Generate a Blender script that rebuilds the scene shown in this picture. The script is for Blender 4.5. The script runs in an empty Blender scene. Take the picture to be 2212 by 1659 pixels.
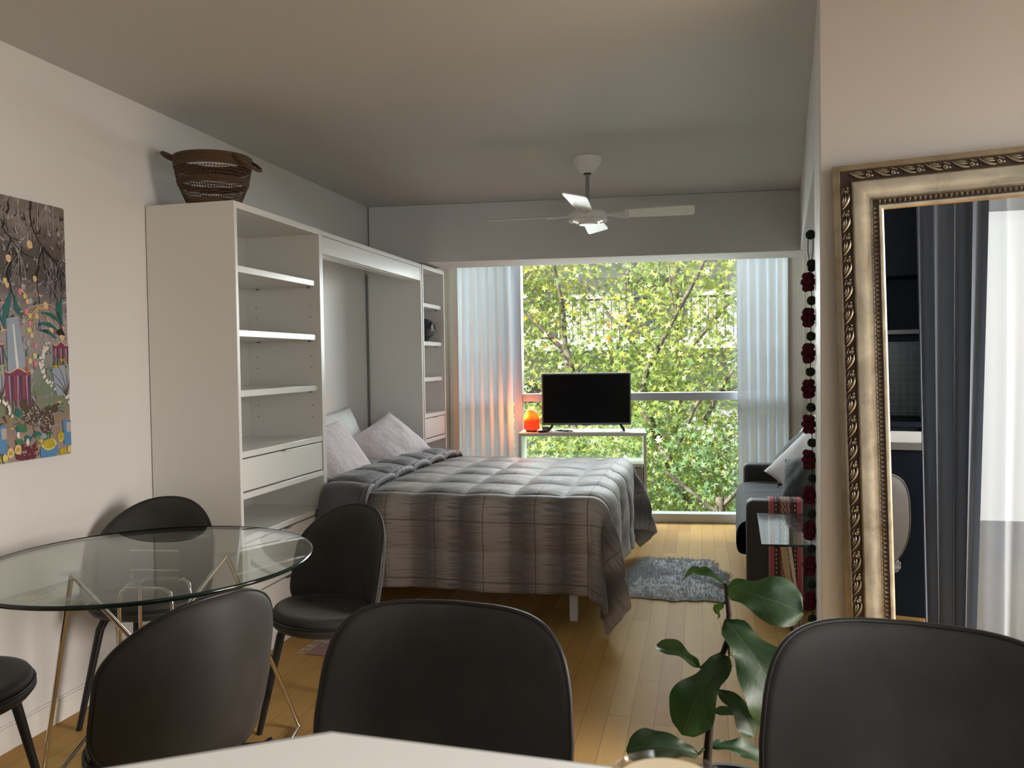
import bpy, math, random
import numpy as np
from mathutils import Vector, Matrix, noise

random.seed(7); rng = np.random.default_rng(7)
S = bpy.context.scene
COL = S.collection
PI = math.pi

# ------------------------------------------------------------------ helpers
class MB:
    """collects shapes for one mesh"""
    def __init__(s): s.v = []; s.f = []; s.m = []; s.uv = None
    def add(s, vs, fs, mi=0):
        o = len(s.v); s.v += [tuple(p) for p in vs]
        s.f += [tuple(i + o for i in f) for f in fs]; s.m += [mi] * len(fs); return s
    def box(s, x0, x1, y0, y1, z0, z1, mi=0):
        vs = [(x, y, z) for z in (z0, z1) for y in (y0, y1) for x in (x0, x1)]
        return s.add(vs, [(0, 2, 3, 1), (4, 5, 7, 6), (0, 1, 5, 4), (2, 6, 7, 3), (0, 4, 6, 2), (1, 3, 7, 5)], mi)
    def beam(s, a, b, w, h, up=(0, 0, 1), mi=0):
        a = Vector(a); b = Vector(b); d = (b - a).normalized(); u = Vector(up)
        r = d.cross(u).normalized(); u = r.cross(d).normalized()
        vs = [p + r * i * w / 2 + u * j * h / 2 for p in (a, b) for j in (-1, 1) for i in (-1, 1)]
        return s.add(vs, [(0, 2, 3, 1), (4, 5, 7, 6), (0, 1, 5, 4), (2, 6, 7, 3), (0, 4, 6, 2), (1, 3, 7, 5)], mi)
    def tube(s, pts, r, n=10, closed=False, mi=0):
        pts = [Vector(p) for p in pts]; m = len(pts)
        rr = r if isinstance(r, (list, tuple)) else [r] * m
        t = []
        for i in range(m):
            a = pts[(i - 1) % m] if (closed or i > 0) else pts[i]
            b = pts[(i + 1) % m] if (closed or i < m - 1) else pts[i]
            t.append((b - a).normalized())
        u = t[0].orthogonal().normalized(); vs = []
        for i in range(m):
            u = (u - t[i] * u.dot(t[i])).normalized(); w = t[i].cross(u)
            for k in range(n):
                a = 2 * PI * k / n; vs.append(pts[i] + (u * math.cos(a) + w * math.sin(a)) * rr[i])
        fs = []
        for i in range(m if closed else m - 1):
            j = (i + 1) % m
            for k in range(n):
                q = (k + 1) % n; fs.append((i * n + k, i * n + q, j * n + q, j * n + k))
        if not closed: fs += [tuple(range(n))[::-1], tuple((m - 1) * n + k for k in range(n))]
        return s.add(vs, fs, mi)
    def lathe(s, prof, n=32, c=(0, 0, 0), mi=0, cap=True):
        vs = []; fs = []; m = len(prof)
        for r, z in prof:
            for k in range(n):
                a = 2 * PI * k / n; vs.append((c[0] + r * math.cos(a), c[1] + r * math.sin(a), c[2] + z))
        for i in range(m - 1):
            for k in range(n):
                q = (k + 1) % n; fs.append((i * n + k, i * n + q, (i + 1) * n + q, (i + 1) * n + k))
        if cap: fs += [tuple(range(n))[::-1], tuple((m - 1) * n + k for k in range(n))]
        return s.add(vs, fs, mi)
    def grid(s, P, closeu=False, mi=0, flip=False):
        n = len(P); k = len(P[0]); vs = [p for row in P for p in row]; fs = []
        for i in range(n - 1):
            for j in range(k if closeu else k - 1):
                q = (j + 1) % k; f = (i * k + j, i * k + q, (i + 1) * k + q, (i + 1) * k + j)
                fs.append(f[::-1] if flip else f)
        return s.add(vs, fs, mi)
    def prism(s, poly, z0, z1, mi=0):
        n = len(poly); vs = [(x, y, z0) for x, y in poly] + [(x, y, z1) for x, y in poly]
        fs = [tuple(range(n))[::-1], tuple(range(n, 2 * n))] + [(i, (i + 1) % n, n + (i + 1) % n, n + i) for i in range(n)]
        return s.add(vs, fs, mi)
    def ball(s, c, rx, ry=None, rz=None, n=14, m=9, mi=0, bump=0, seed=0):
        ry = ry or rx; rz = rz or rx; vs = []; fs = []
        for i in range(m + 1):
            th = PI * i / m
            for k in range(n):
                a = 2 * PI * k / n; d = Vector((math.sin(th) * math.cos(a), math.sin(th) * math.sin(a), math.cos(th)))
                q = 1 + (bump * noise.noise(d * 2.2 + Vector((seed, seed * 1.7, 0))) if bump else 0)
                vs.append((c[0] + d.x * rx * q, c[1] + d.y * ry * q, c[2] + d.z * rz * q))
        for i in range(m):
            for k in range(n):
                q = (k + 1) % n; fs.append((i * n + k, (i + 1) * n + k, (i + 1) * n + q, i * n + q))
        return s.add(vs, fs, mi)
    def build(s, name, mats, parent=None, bevel=0, smooth=40, sub=0, solid=0, fix=True, seg=2):
        me = bpy.data.meshes.new(name); me.from_pydata(s.v, [], s.f)
        mats = mats if isinstance(mats, (list, tuple)) else [mats]
        for q in mats: me.materials.append(q)
        if len(mats) > 1: me.polygons.foreach_set('material_index', s.m)
        if s.uv is not None:
            L = me.uv_layers.new(name='UVMap'); li = np.zeros(len(me.loops), dtype=np.int32); me.loops.foreach_get('vertex_index', li)
            L.data.foreach_set('uv', np.array(s.uv, dtype=np.float32)[li].ravel())
        if fix:
            import bmesh
            b = bmesh.new(); b.from_mesh(me); bmesh.ops.remove_doubles(b, verts=b.verts, dist=1e-6) if s.uv is None else None
            bmesh.ops.recalc_face_normals(b, faces=b.faces); b.to_mesh(me); b.free()
        if smooth:
            me.polygons.foreach_set('use_smooth', [True] * len(me.polygons))
            if smooth < 180 and not sub: me.set_sharp_from_angle(angle=math.radians(smooth))
        me.update(); o = bpy.data.objects.new(name, me); COL.objects.link(o)
        if parent: o.parent = parent
        if bevel:
            md = o.modifiers.new('Bevel', 'BEVEL'); md.width = bevel; md.segments = seg; md.limit_method = 'ANGLE'; md.angle_limit = math.radians(40)
        if solid:
            md = o.modifiers.new('Solidify', 'SOLIDIFY'); md.thickness = solid; md.offset = 0
        if sub:
            md = o.modifiers.new('Sub', 'SUBSURF'); md.levels = sub; md.render_levels = sub
        return o

def tag(o, label=None, cat=None, group=None, kind=None):
    if label: o['label'] = label
    if cat: o['category'] = cat
    if group: o['group'] = group
    if kind: o['kind'] = kind
    return o
def thing(name, label, cat, loc=(0, 0, 0), rz=0, group=None):
    o = bpy.data.objects.new(name, None); COL.objects.link(o); o.location = loc; o.rotation_euler = (0, 0, rz)
    o.empty_display_size = .1
    return tag(o, label, cat, group)
def struct(o, label=None, cat=None):
    return tag(o, label, cat, None, 'structure')
def dup(root, loc=None, rot=None, label=None):
    r = root.copy(); COL.objects.link(r)
    if loc is not None: r.location = loc
    if rot is not None: r.rotation_euler = rot
    if label: r['label'] = label
    for ch in list(root.children):
        c = ch.copy(); COL.objects.link(c); c.parent = r
        for g in list(ch.children):
            d = g.copy(); COL.objects.link(d); d.parent = c
    return r
def B(name, mat, parent, x0, x1, y0, y1, z0, z1, bevel=.002):
    return MB().box(x0, x1, y0, y1, z0, z1).build(name, mat, parent, bevel=bevel)

# ------------------------------------------------------------------ materials
class NT:
    def __init__(s, name):
        s.m = bpy.data.materials.new(name); s.m.use_nodes = True; s.t = s.m.node_tree; s.t.nodes.clear()
        s.out = s.n('ShaderNodeOutputMaterial')
    def n(s, k, **kw):
        q = s.t.nodes.new(k)
        for a, b in kw.items():
            if a in q.inputs: q.inputs[a].default_value = b
            else: setattr(q, a, b)
        return q
    def l(s, a, b): s.t.links.new(a, b)
    def math(s, op, a, b=None, c=None):
        q = s.t.nodes.new('ShaderNodeMath'); q.operation = op
        for i, v in enumerate((a, b, c)):
            if v is None: continue
            if isinstance(v, (int, float)): q.inputs[i].default_value = v
            else: s.l(v, q.inputs[i])
        return q.outputs[0]
    def ramp(s, fac, stops, interp='LINEAR'):
        q = s.t.nodes.new('ShaderNodeValToRGB'); e = q.color_ramp.elements; q.color_ramp.interpolation = interp
        while len(e) < len(stops): e.new(.5)
        for i, (p, c) in enumerate(stops): e[i].position = p; e[i].color = (*c, 1)
        s.l(fac, q.inputs[0]); return q.outputs[0]
    def mix(s, fac, a, b, mode='MIX'):
        q = s.t.nodes.new('ShaderNodeMix'); q.data_type = 'RGBA'; q.blend_type = mode
        for v, i in ((fac, 0), (a, 6), (b, 7)):
            if isinstance(v, (int, float)): q.inputs[i].default_value = v
            elif isinstance(v, tuple): q.inputs[i].default_value = (*v, 1)
            else: s.l(v, q.inputs[i])
        return q.outputs[2]
    def coord(s, w='Object'): return s.n('ShaderNodeTexCoord').outputs[w]
    def map(s, co, scale=(1, 1, 1), rot=(0, 0, 0), loc=(0, 0, 0)):
        q = s.n('ShaderNodeMapping'); s.l(co, q.inputs[0]); q.inputs['Scale'].default_value = scale
        q.inputs['Rotation'].default_value = rot; q.inputs['Location'].default_value = loc; return q.outputs[0]
    def noise(s, co, scale, detail=3, rough=.55, dist=0):
        q = s.n('ShaderNodeTexNoise'); s.l(co, q.inputs['Vector']); q.inputs['Scale'].default_value = scale
        q.inputs['Detail'].default_value = detail; q.inputs['Roughness'].default_value = rough; q.inputs['Distortion'].default_value = dist
        return q.outputs[0]
    def bump(s, h, strength=.2, dist=.01):
        q = s.n('ShaderNodeBump'); s.l(h, q.inputs['Height']); q.inputs['Strength'].default_value = strength; q.inputs['Distance'].default_value = dist
        return q.outputs[0]
    def bsdf(s, color=None, rough=.5, metal=0, normal=None, **kw):
        q = s.n('ShaderNodeBsdfPrincipled')
        for v, i in ((color, 'Base Color'), (rough, 'Roughness'), (metal, 'Metallic')):
            if v is None: continue
            if isinstance(v, tuple): q.inputs[i].default_value = (*v, 1)
            elif isinstance(v, (int, float)): q.inputs[i].default_value = v
            else: s.l(v, q.inputs[i])
        if normal is not None: s.l(normal, q.inputs['Normal'])
        for a, b in kw.items(): q.inputs[a.replace('_', ' ')].default_value = b
        return q.outputs[0]
    def done(s, sh): s.l(sh, s.out.inputs[0]); return s.m

def plain(name, color, rough=.5, metal=0, var=.06, nscale=8, bump=0, bscale=60, bdist=.004, **kw):
    """solid colour with a little procedural variation and optional fine bump"""
    t = NT(name); co = t.coord(); f = t.noise(co, nscale)
    c = t.mix(f, tuple(max(0, x * (1 - var)) for x in color), tuple(min(1, x * (1 + var)) for x in color))
    nm = t.bump(t.noise(co, bscale, 4), bump, bdist) if bump else None
    return t.done(t.bsdf(c, rough, metal, nm, **kw))

def glass(name, tint=(1, 1, 1), refl=1.0, rough=0.0):
    t = NT(name); ge = t.n('ShaderNodeNewGeometry'); dt = t.n('ShaderNodeVectorMath', operation='DOT_PRODUCT')
    t.l(ge.outputs['Incoming'], dt.inputs[0]); t.l(ge.outputs['Normal'], dt.inputs[1])
    k = t.math('POWER', t.math('SUBTRACT', 1, t.math('ABSOLUTE', dt.outputs['Value'])), 5)
    f = t.math('MULTIPLY', t.math('MULTIPLY_ADD', k, .96, .04), refl)
    a = t.n('ShaderNodeBsdfTransparent'); a.inputs[0].default_value = (*tint, 1)
    g = t.n('ShaderNodeBsdfGlossy'); g.inputs['Roughness'].default_value = rough
    m = t.n('ShaderNodeMixShader'); t.l(f, m.inputs[0]); t.l(a.outputs[0], m.inputs[1]); t.l(g.outputs[0], m.inputs[2])
    return t.done(m.outputs[0])

def cloth_sheer(name, color, trans=.75, see=.2):
    t = NT(name); co = t.coord(); w = t.noise(t.map(co, (300, 300, 40)), 1, 2)
    c = t.mix(w, tuple(x * .93 for x in color), color)
    d = t.n('ShaderNodeBsdfDiffuse'); t.l(c, d.inputs[0])
    r = t.n('ShaderNodeBsdfTranslucent'); t.l(c, r.inputs[0])
    m = t.n('ShaderNodeMixShader'); m.inputs[0].default_value = trans; t.l(d.outputs[0], m.inputs[1]); t.l(r.outputs[0], m.inputs[2])
    if see:
        p = t.n('ShaderNodeBsdfTransparent'); m2 = t.n('ShaderNodeMixShader'); m2.inputs[0].default_value = see
        t.l(m.outputs[0], m2.inputs[1]); t.l(p.outputs[0], m2.inputs[2]); return t.done(m2.outputs[0])
    return t.done(m.outputs[0])

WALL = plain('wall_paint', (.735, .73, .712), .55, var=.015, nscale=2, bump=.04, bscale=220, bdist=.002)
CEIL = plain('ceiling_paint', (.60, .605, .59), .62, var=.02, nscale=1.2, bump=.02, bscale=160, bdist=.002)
BEAMP = plain('beam_paint', (.69, .695, .685), .85, var=.015, nscale=1.5)
WHITE = plain('white_laminate', (.80, .795, .765), .3, var=.012, nscale=3)
WHITEG = plain('white_gloss', (.82, .82, .80), .18, var=.01)
GREYLAM = plain('grey_laminate', (.42, .41, .40), .4, var=.02)
ALU = plain('window_aluminium', (.50, .51, .54), .38, .35, var=.03, nscale=5)
CHROME = plain('chrome', (.78, .77, .76), .08, 1, var=.01)
STEEL = plain('brushed_steel', (.62, .61, .60), .28, 1, var=.04, nscale=30)
BLACKM = plain('black_metal', (.014, .015, .018), .42, .2, var=.1)
BLACKP = plain('black_plastic', (.012, .012, .013), .35, var=.1)
GREYP = plain('grey_plastic', (.20, .20, .205), .35, .3, var=.03)
GLASSW = glass('window_glass', (.97, .985, .98), .8)
GLASST = glass('table_glass', (.90, .935, .91), .8)
GLASSC = glass('cup_glass', (.80, .79, .76), 2.2)
ACRYL = glass('clear_acrylic', (.93, .95, .94), 1.6)
GEDGE = plain('glass_edge', (.004, .014, .011), .12, var=.1)

def leather():
    t = NT('charcoal_leather'); co = t.coord()
    n1 = t.noise(co, 7, 4, .6); n2 = t.noise(co, 55, 3)
    c = t.ramp(n1, [(.25, (.020, .0195, .019)), (.55, (.030, .028, .0265)), (.8, (.045, .041, .038))])
    v = t.n('ShaderNodeTexVoronoi'); t.l(co, v.inputs[0]); v.inputs['Scale'].default_value = 420
    h = t.math('ADD', t.math('MULTIPLY', v.outputs[0], .6), n2)
    return t.done(t.bsdf(c, t.math('MULTIPLY_ADD', n1, .2, .52), 0, t.bump(h, .12, .002), Specular_IOR_Level=.4, Sheen_Weight=.12, Sheen_Roughness=.4))
LEATHER = leather()
PIPING = plain('black_piping', (.012, .011, .011), .45, var=.1)

def floor_mat():
    t = NT('oak_floor'); co = t.coord(); sp = t.n('ShaderNodeSeparateXYZ'); t.l(co, sp.inputs[0])
    X = t.math('DIVIDE', t.math('ADD', sp.outputs[0], 10 - .0), .0885); Y = sp.outputs[1]
    row = t.math('FLOOR', X); fx = t.math('FRACT', X)
    wn = t.n('ShaderNodeTexWhiteNoise', noise_dimensions='1D'); t.l(row, wn.inputs['W'])
    yy = t.math('DIVIDE', t.math('ADD', Y, t.math('MULTIPLY', wn.outputs[0], 7.0)), 1.15)
    seg = t.math('FLOOR', yy); fy = t.math('FRACT', yy)
    w2 = t.n('ShaderNodeTexWhiteNoise', noise_dimensions='2D'); cv = t.n('ShaderNodeCombineXYZ'); t.l(row, cv.inputs[0]); t.l(seg, cv.inputs[1]); t.l(cv.outputs[0], w2.inputs['Vector'])
    r = w2.outputs[0]
    off = t.n('ShaderNodeVectorMath', operation='ADD'); t.l(co, off.inputs[0]); cz = t.n('ShaderNodeCombineXYZ'); t.l(t.math('MULTIPLY', r, 40), cz.inputs[2]); t.l(cz.outputs[0], off.inputs[1])
    g1 = t.noise(t.map(off.outputs[0], (26, 1.5, 1)), 1, 5, .6, .8)
    g2 = t.noise(t.map(off.outputs[0], (120, 4, 1)), 1, 3, .5)
    base = t.ramp(r, [(0, (.40, .215, .06)), (.35, (.47, .275, .074)), (.7, (.52, .325, .088)), (1, (.57, .375, .112))])
    c = t.mix(t.math('MULTIPLY', g1, .5), base, (.40, .215, .085), 'MIX')
    c = t.mix(t.math('MULTIPLY', g2, .18), c, (.75, .55, .33))
    e1 = t.math('LESS_THAN', t.math('MINIMUM', fx, t.math('SUBTRACT', 1, fx)), .011)
    e2 = t.math('LESS_THAN', t.math('MINIMUM', fy, t.math('SUBTRACT', 1, fy)), .0011)
    e = t.math('MAXIMUM', e1, e2)
    c = t.mix(t.math('MULTIPLY', e, .75), c, (.13, .07, .03))
    nm = t.bump(t.math('SUBTRACT', t.math('MULTIPLY', g2, .15), e), .25, .0015)
    return t.done(t.bsdf(c, t.math('MULTIPLY_ADD', g1, .12, .44), 0, nm, Specular_IOR_Level=.06))
FLOOR = floor_mat()

# ------------------------------------------------------------------ camera
F = 1750.0
yaw, pitch, roll = -.2285, .0278, -.0149
fw = Vector((math.sin(yaw) * math.cos(pitch), math.cos(yaw) * math.cos(pitch), -math.sin(pitch)))
r0 = Vector((math.cos(yaw), -math.sin(yaw), 0)); u0 = r0.cross(fw)
rr = r0 * math.cos(roll) + u0 * math.sin(roll); uu = -r0 * math.sin(roll) + u0 * math.cos(roll)
cam = bpy.data.cameras.new('camera'); co = bpy.data.objects.new('camera', cam); COL.objects.link(co)
M = Matrix((rr, uu, -fw)).transposed().to_4x4(); M.translation = (0, 0, 1.35); co.matrix_world = M
cam.sensor_width = 36; cam.lens = F / 2212 * 36; cam.clip_start = .05; cam.clip_end = 200
cam.dof.use_dof = True; cam.dof.focus_distance = 3.6; cam.dof.aperture_fstop = 9
S.camera = co

# ------------------------------------------------------------------ room shell
XL = -2.402; H = 2.512; WA = math.radians(5.4)
WO = Vector((-.379, 6.779, 0)); EX = Vector((math.cos(WA), math.sin(WA), 0)); EY = Vector((-math.sin(WA), math.cos(WA), 0))
struct(MB().prism([(-2.55, -1.4), (3.5, -1.4), (3.5, 7.3), (-2.55, 6.9)], -.12, 0).build('floor', FLOOR, smooth=0), 'light oak strip floor running toward the window', 'floor')
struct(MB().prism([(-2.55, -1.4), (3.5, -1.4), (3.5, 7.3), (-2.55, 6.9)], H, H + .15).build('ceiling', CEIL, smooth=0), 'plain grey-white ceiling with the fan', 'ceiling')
struct(MB().box(XL - .12, XL, -1.4, 6.75, 0, H).build('wall_left', WALL, smooth=0), 'white wall with the painting', 'wall')
struct(MB().box(XL, XL + .014, -1.25, 3.16, 0, .085).box(XL, XL + .010, -1.25, 3.16, .085, .094).build('baseboard_left', WHITE, bevel=.002), 'white baseboard under the painting', 'baseboard')
# beam across the room in front of the window
bo = Vector((-2.39, 5.655, 0))
p = [bo, bo + EX * 3.9, bo + EX * 3.9 + EY * .40, bo + EY * .40]
struct(MB().prism([(q.x, q.y) for q in p], 2.088, H - .001).build('trim_1', BEAMP, smooth=0, bevel=.004), 'white beam across the ceiling before the window', 'beam')
# thick wall end carrying the mirror
mk = -.11
def MP(x, off=0): return (x, 2.64 + mk * (x - .36) - off)
struct(MB().prism([MP(.36), MP(3.4), (3.4, 3.15), (.425, 3.26)], 0, H).build('wall_right', WALL, smooth=0, bevel=.004), 'white wall block behind the mirror', 'wall')
struct(MB().prism([(.425, 3.26), (1.45, 3.20), (1.45, 6.1), (.692, 6.02)], 2.09, H - .001).build('trim_2', BEAMP, smooth=0, bevel=.004), 'lowered white soffit over the sofa niche', 'soffit')
struct(MB().box(1.35, 1.45, 3.15, 7.1, 0, H).build('wall_niche_right', WALL, smooth=0), 'white wall behind the sofa', 'wall')
w = MB().box(3.4, 3.5, -1.4, .80, 0, H).box(3.4, 3.5, 2.17, 3.15, 0, H).box(3.4, 3.5, .80, 2.17, 0, .15).box(3.4, 3.5, .80, 2.17, 2.35, H)
struct(w.build('wall_far_right', WALL, smooth=0), 'white wall right of the camera', 'wall')
# back wall with an unseen window added to let light in
w = MB()
w.box(-2.5, 1.0, -1.4, -1.25, 0, H); w.box(2.5, 3.5, -1.4, -1.25, 0, H); w.box(1.0, 2.5, -1.4, -1.25, 0, .15); w.box(1.0, 2.5, -1.4, -1.25, 2.35, H)
struct(w.build('wall_back', WALL, smooth=0), 'wall behind the camera with the added window', 'wall')
wr = thing('added_window_2', 'white framed window added behind the camera for its light', 'window', (1.0, -1.36, .15)); struct(wr)
w = MB().box(0, 1.5, 0, .06, 0, .06).box(0, 1.5, 0, .06, 2.14, 2.2).box(0, .06, 0, .06, .06, 2.14).box(1.44, 1.5, 0, .06, .06, 2.14).box(.72, .78, 0, .06, .06, 2.14)
w.build('window_frame', ALU, wr, bevel=.003)
MB().box(.06, 1.44, .025, .031, .06, 2.14).build('pane', GLASSW, wr, smooth=0)

wr = thing('window_3', 'white framed window on the right, beyond the mirror', 'window', (3.51, .80, .15), PI / 2); struct(wr)
w = MB().box(0, 1.37, .04, .10, 0, .06).box(0, 1.37, .04, .10, 2.14, 2.2).box(0, .06, .04, .10, .06, 2.14).box(1.31, 1.37, .04, .10, .06, 2.14)
w.build('window_frame', ALU, wr, bevel=.003)
MB().box(.06, 1.31, .07, .076, .06, 2.14).build('pane', GLASSW, wr, smooth=0)
# window wall and main window in window coordinates (u along glass, v outward)
wr = thing('window_1', 'tall aluminium window with one transom looking onto trees', 'window', WO, WA); struct(wr)
U0, U1 = -1.98, 1.62
fr = MB()
fr.box(U0, U1, -.02, .10, 0, .075)                     # sill rail
fr.box(U0, U1, -.01, .07, 2.24, 2.32)                  # head
fr.box(-1.155, -1.085, -.05, .10, .075, 2.24)          # mullion
fr.box(-1.225, -1.155, -.015, .07, 1.02, 2.24)         # inner casement stile
fr.box(U0, -1.155, -.01, .07, 1.01, 1.07)
fr.box(-1.085, U1, -.03, .08, 1.01, 1.075)             # transom
fr.box(U0, U0 + .05, -.01, .07, .075, 2.24); fr.box(U1 - .05, U1, -.01, .07, .075, 2.24)
fr.build('window_frame', ALU, wr, bevel=.004)
for a, b, z0, z1 in ((U0 + .05, -1.225, .075, 1.01), (U0 + .05, -1.225, 1.07, 2.24), (-1.085, U1 - .05, .075, 1.01), (-1.085, U1 - .05, 1.075, 2.24)):
    MB().box(a, b, .03, .036, z0, z1).build('pane', GLASSW, wr, smooth=0)
q = [WO + EX * -2.1, WO + EX * 1.8, WO + EX * 1.8 + EY * .12, WO + EX * -2.1 + EY * .12]
struct(MB().prism([(a.x, a.y) for a in q], 2.32, H).build('wall_front', WALL, smooth=0), 'white lintel above the window', 'wall')
q = [WO + EX * 1.62 + EY * -.02, WO + EX * 1.9 + EY * -.02, WO + EX * 1.9 + EY * .12, WO + EX * 1.62 + EY * .12]
struct(MB().prism([(a.x, a.y) for a in q], 0, 2.32).build('wall_front_right', WALL, smooth=0), 'white wall beside the window', 'wall')

# ------------------------------------------------------------------ curtains
def curtain(name, label, x0, x1, yfun, z0, z1, pleats, amp, mat, seed=0, gather=0, cat='curtain', group=None, rows=14):
    rd = random.Random(seed); n = pleats * 12 + 1; P = []; ph = [rd.uniform(-.5, .5) for _ in range(pleats + 2)]
    xm = (x0 + x1) / 2
    for i in range(rows + 1):
        t = i / rows; z = z1 + (z0 - z1) * t; row = []
        for j in range(n):
            s = j / (n - 1); k = s * pleats
            i0 = int(k); f = k - i0; pj = ph[i0] * (1 - f) + ph[min(i0 + 1, pleats)] * f
            a = 2 * PI * (k + .25 * pj)
            x = x0 + (x1 - x0) * s; x += (x1 - x0) * .012 * math.sin(3.1 * t + 5 * s + seed)
            x = xm + (x - xm) * (1 + gather * t)
            am = amp * (.75 + .35 * t + .2 * math.sin(7 * s + seed))
            y = yfun(x) + am * math.sin(a) + .25 * am * math.sin(2 * a + 2 * t + seed)
            x += .35 * am * math.cos(a)
            row.append((x, y, z))
        P.append(row)
    o = MB().grid(P).build(name, mat, smooth=180, fix=False)
    return tag(o, label, cat, group)
SHEER = cloth_sheer('white_sheer', (.84, .88, .92), .085, .05)
SHEERB = cloth_sheer('bright_sheer', (.42, .47, .53), .4, .04)
BEIGE = cloth_sheer('beige_drape', (.50, .46, .39), .12, 0)
GREYD = cloth_sheer('grey_drape', (.15, .175, .22), .10, 0)
yw = lambda off: (lambda x: 6.779 + (x + .379) * math.tan(WA) - off)
curtain('sheer_curtain', 'white sheer curtain at the left side of the big window', -1.965, -1.525, yw(.17), .02, 2.30, 6, .028, SHEER, 1, .03)
curtain('sheer_curtain', 'white sheer curtain at the right side of the big window, behind the sofa', .285, .70, yw(.17), .02, 2.30, 6, .028, SHEER, 4, .02)
curtain('drape', 'beige drape between the narrow shelf tower and the sheer curtain', -2.36, -1.95, yw(.25), .02, 2.30, 4, .035, BEIGE, 2)
curtain('drape', 'beige drape at the right end of the big window', .66, 1.18, yw(.24), .02, 2.30, 5, .035, BEIGE, 3)
curtain('drape', 'dark grey drape reflected in the mirror', .62, .93, lambda x: 1.12, .02, 2.46, 4, .034, GREYD, 8, -.36)
curtain('sheer_curtain', 'bright pale sheer curtain reflected at the right side of the mirror', .84, 1.9, lambda x: 1.05, .02, 2.46, 8, .035, SHEERB, 6)

# ------------------------------------------------------------------ shelf towers and bed cabinet
XF = -1.959; XB = XL + .004
def tower(name, label, y0, y1, seam):
    t = thing(name, label, 'shelf unit', (XB, y0, 0)); D = XF - XB; W = y1 - y0; th = .022
    B('side_panel', WHITE, t, 0, D, 0, th, 0, 2.066); sp_ = B('side_panel', WHITE, t, 0, D, W - th, W, 0, 2.066)
    B('top_panel', WHITE, t, 0, D, th, W - th, 2.036, 2.066)
    B('back_panel', WHITE, t, 0, .012, th, W - th, .06, 2.036)
    B('plinth', WHITE, t, .02, D - .03, th, W - th, 0, .07)
    for z in (1.792, 1.508, 1.240):
        sh = B('shelf', WHITEG, t, .012, D - .018, th + .002, W - th - .014, z - .03, z)
        for xx in (.07, D - .07):
            MB().box(xx, xx + .012, th, th + .01, z - .038, z - .031).build('shelf_pin', GREYP, sh); MB().box(xx, xx + .012, W - th - .012, W - th, z - .038, z - .031).build('shelf_pin', GREYP, sh)
    for z in (.970, .786, .594): B('fixed_board', WHITEG, t, .012, D - .002, th, W - th, z - .028, z)
    for z in (1.66, 1.60, 1.39, 1.33, 1.13, 1.07):
        for xx in (.06, D - .06): MB().box(xx, xx + .006, W - th - .0012, W - th - .0002, z, z + .006).build('peg_hole', GREYP, sp_)
    d = MB().box(.02, D - .004, th + .005, W - th - .005, .793, .936).build('drawer', WHITE, t, bevel=.002)
    MB().box(D - .012, D + .004, W / 2 - .03, W / 2 + .03, .933, .938).build('handle', STEEL, d, bevel=.001)
    for z0, z1 in ((.325, .558), (.085, .318)):
        d = MB().box(.02, D - .004, th + .004, W - th - .004, z0, z1).build('drawer', WHITE, t, bevel=.002)
        MB().box(D - .012, D + .004, W / 2 - .03, W / 2 + .03, z1 - .003, z1 + .002).build('handle', STEEL, d, bevel=.001)
    return t
tower('shelf_tower', 'wide white shelf tower nearest the dining table, basket on top', 3.163, 3.985, 0)
tower('shelf_tower', 'narrow white shelf tower beside the curtain, dark bag on a shelf', 5.60, 6.115, 1)
t = thing('bed_cabinet', 'white fold-down bed cabinet between the two shelf towers', 'cabinet', (XB, 3.99, 0)); D = XF - XB
B('side_panel', WHITE, t, 0, D - .004, 0, .022, 0, 2.064); B('side_panel', WHITE, t, 0, D - .004, 1.582, 1.606, 0, 2.064)
B('top_panel', WHITE, t, 0, D - .004, .022, 1.582, 2.038, 2.064)
B('header_panel', WHITE, t, D - .028, D - .006, .024, 1.58, 1.943, 2.036)
B('header_lip', WHITEG, t, D - .10, D - .029, .024, 1.58, 1.940, 1.956)
B('back_panel', WHITE, t, 0, .014, .024, 1.58, .05, 2.036)
B('corner_strip', GREYP, t, .015, .028, 1.568, 1.580, .62, 2.0, .001)  # thin grey strip along the far inner corner

# bag on the narrow tower's shelf
t = thing('bag', 'dark padded bag on the second shelf of the narrow tower', 'bag', (-2.085, 5.945, 1.509))
NAVY = plain('dark_nylon', (.035, .038, .05), .5, var=.25, nscale=14, bump=.3, bscale=25, bdist=.01)
m = MB(); m.ball((0, 0, .098), .096, .096, .083, 24, 14, bump=.2, seed=3); m.build('bag_body', NAVY, t, smooth=180)
m = MB(); m.tube([(.085, -.07 + .024 * i, .10 + .05 * math.sin(i / 5 * PI)) for i in range(6)], .008); m.build('strap', BLACKP, t)

# ------------------------------------------------------------------ basket
t = thing('basket', 'brown woven basket with two loop handles on top of the shelf tower', 'basket', (-2.135, 3.285, 2.0665))
JUTE = plain('jute', (.105, .062, .034), .85, var=.35, nscale=60, bump=.5, bscale=300, bdist=.003)
def brad(z):  # radius along height
    f = z / .215; return .112 + .058 * math.sin(min(1, f * 1.15) * PI / 2)
def bp(a, z, e=0): r = brad(z) + e; return (r * math.cos(a) * .98, r * math.sin(a) * .92, z + .0)
m = MB(); m.lathe([(.0, .002), (.108, .0), (.116, .012), (.113, .022), (.106, .016), (0, .012)], 40); m.build('basket_base', JUTE, t, smooth=60)
m = MB(); NR = 76
for k in range(NR):
    a = 2 * PI * k / NR
    m.tube([bp(a + .03 * math.sin(i), .015 + .15 * i / 7) for i in range(8)], .0013, 4)
m2 = MB()
for i in range(11):
    z = .024 + .0132 * i
    m2.tube([bp(2 * PI * k / 48, z + .0012 * math.sin(k * 1.7 + i)) for k in range(48)], .0022, 5, closed=True)
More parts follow.
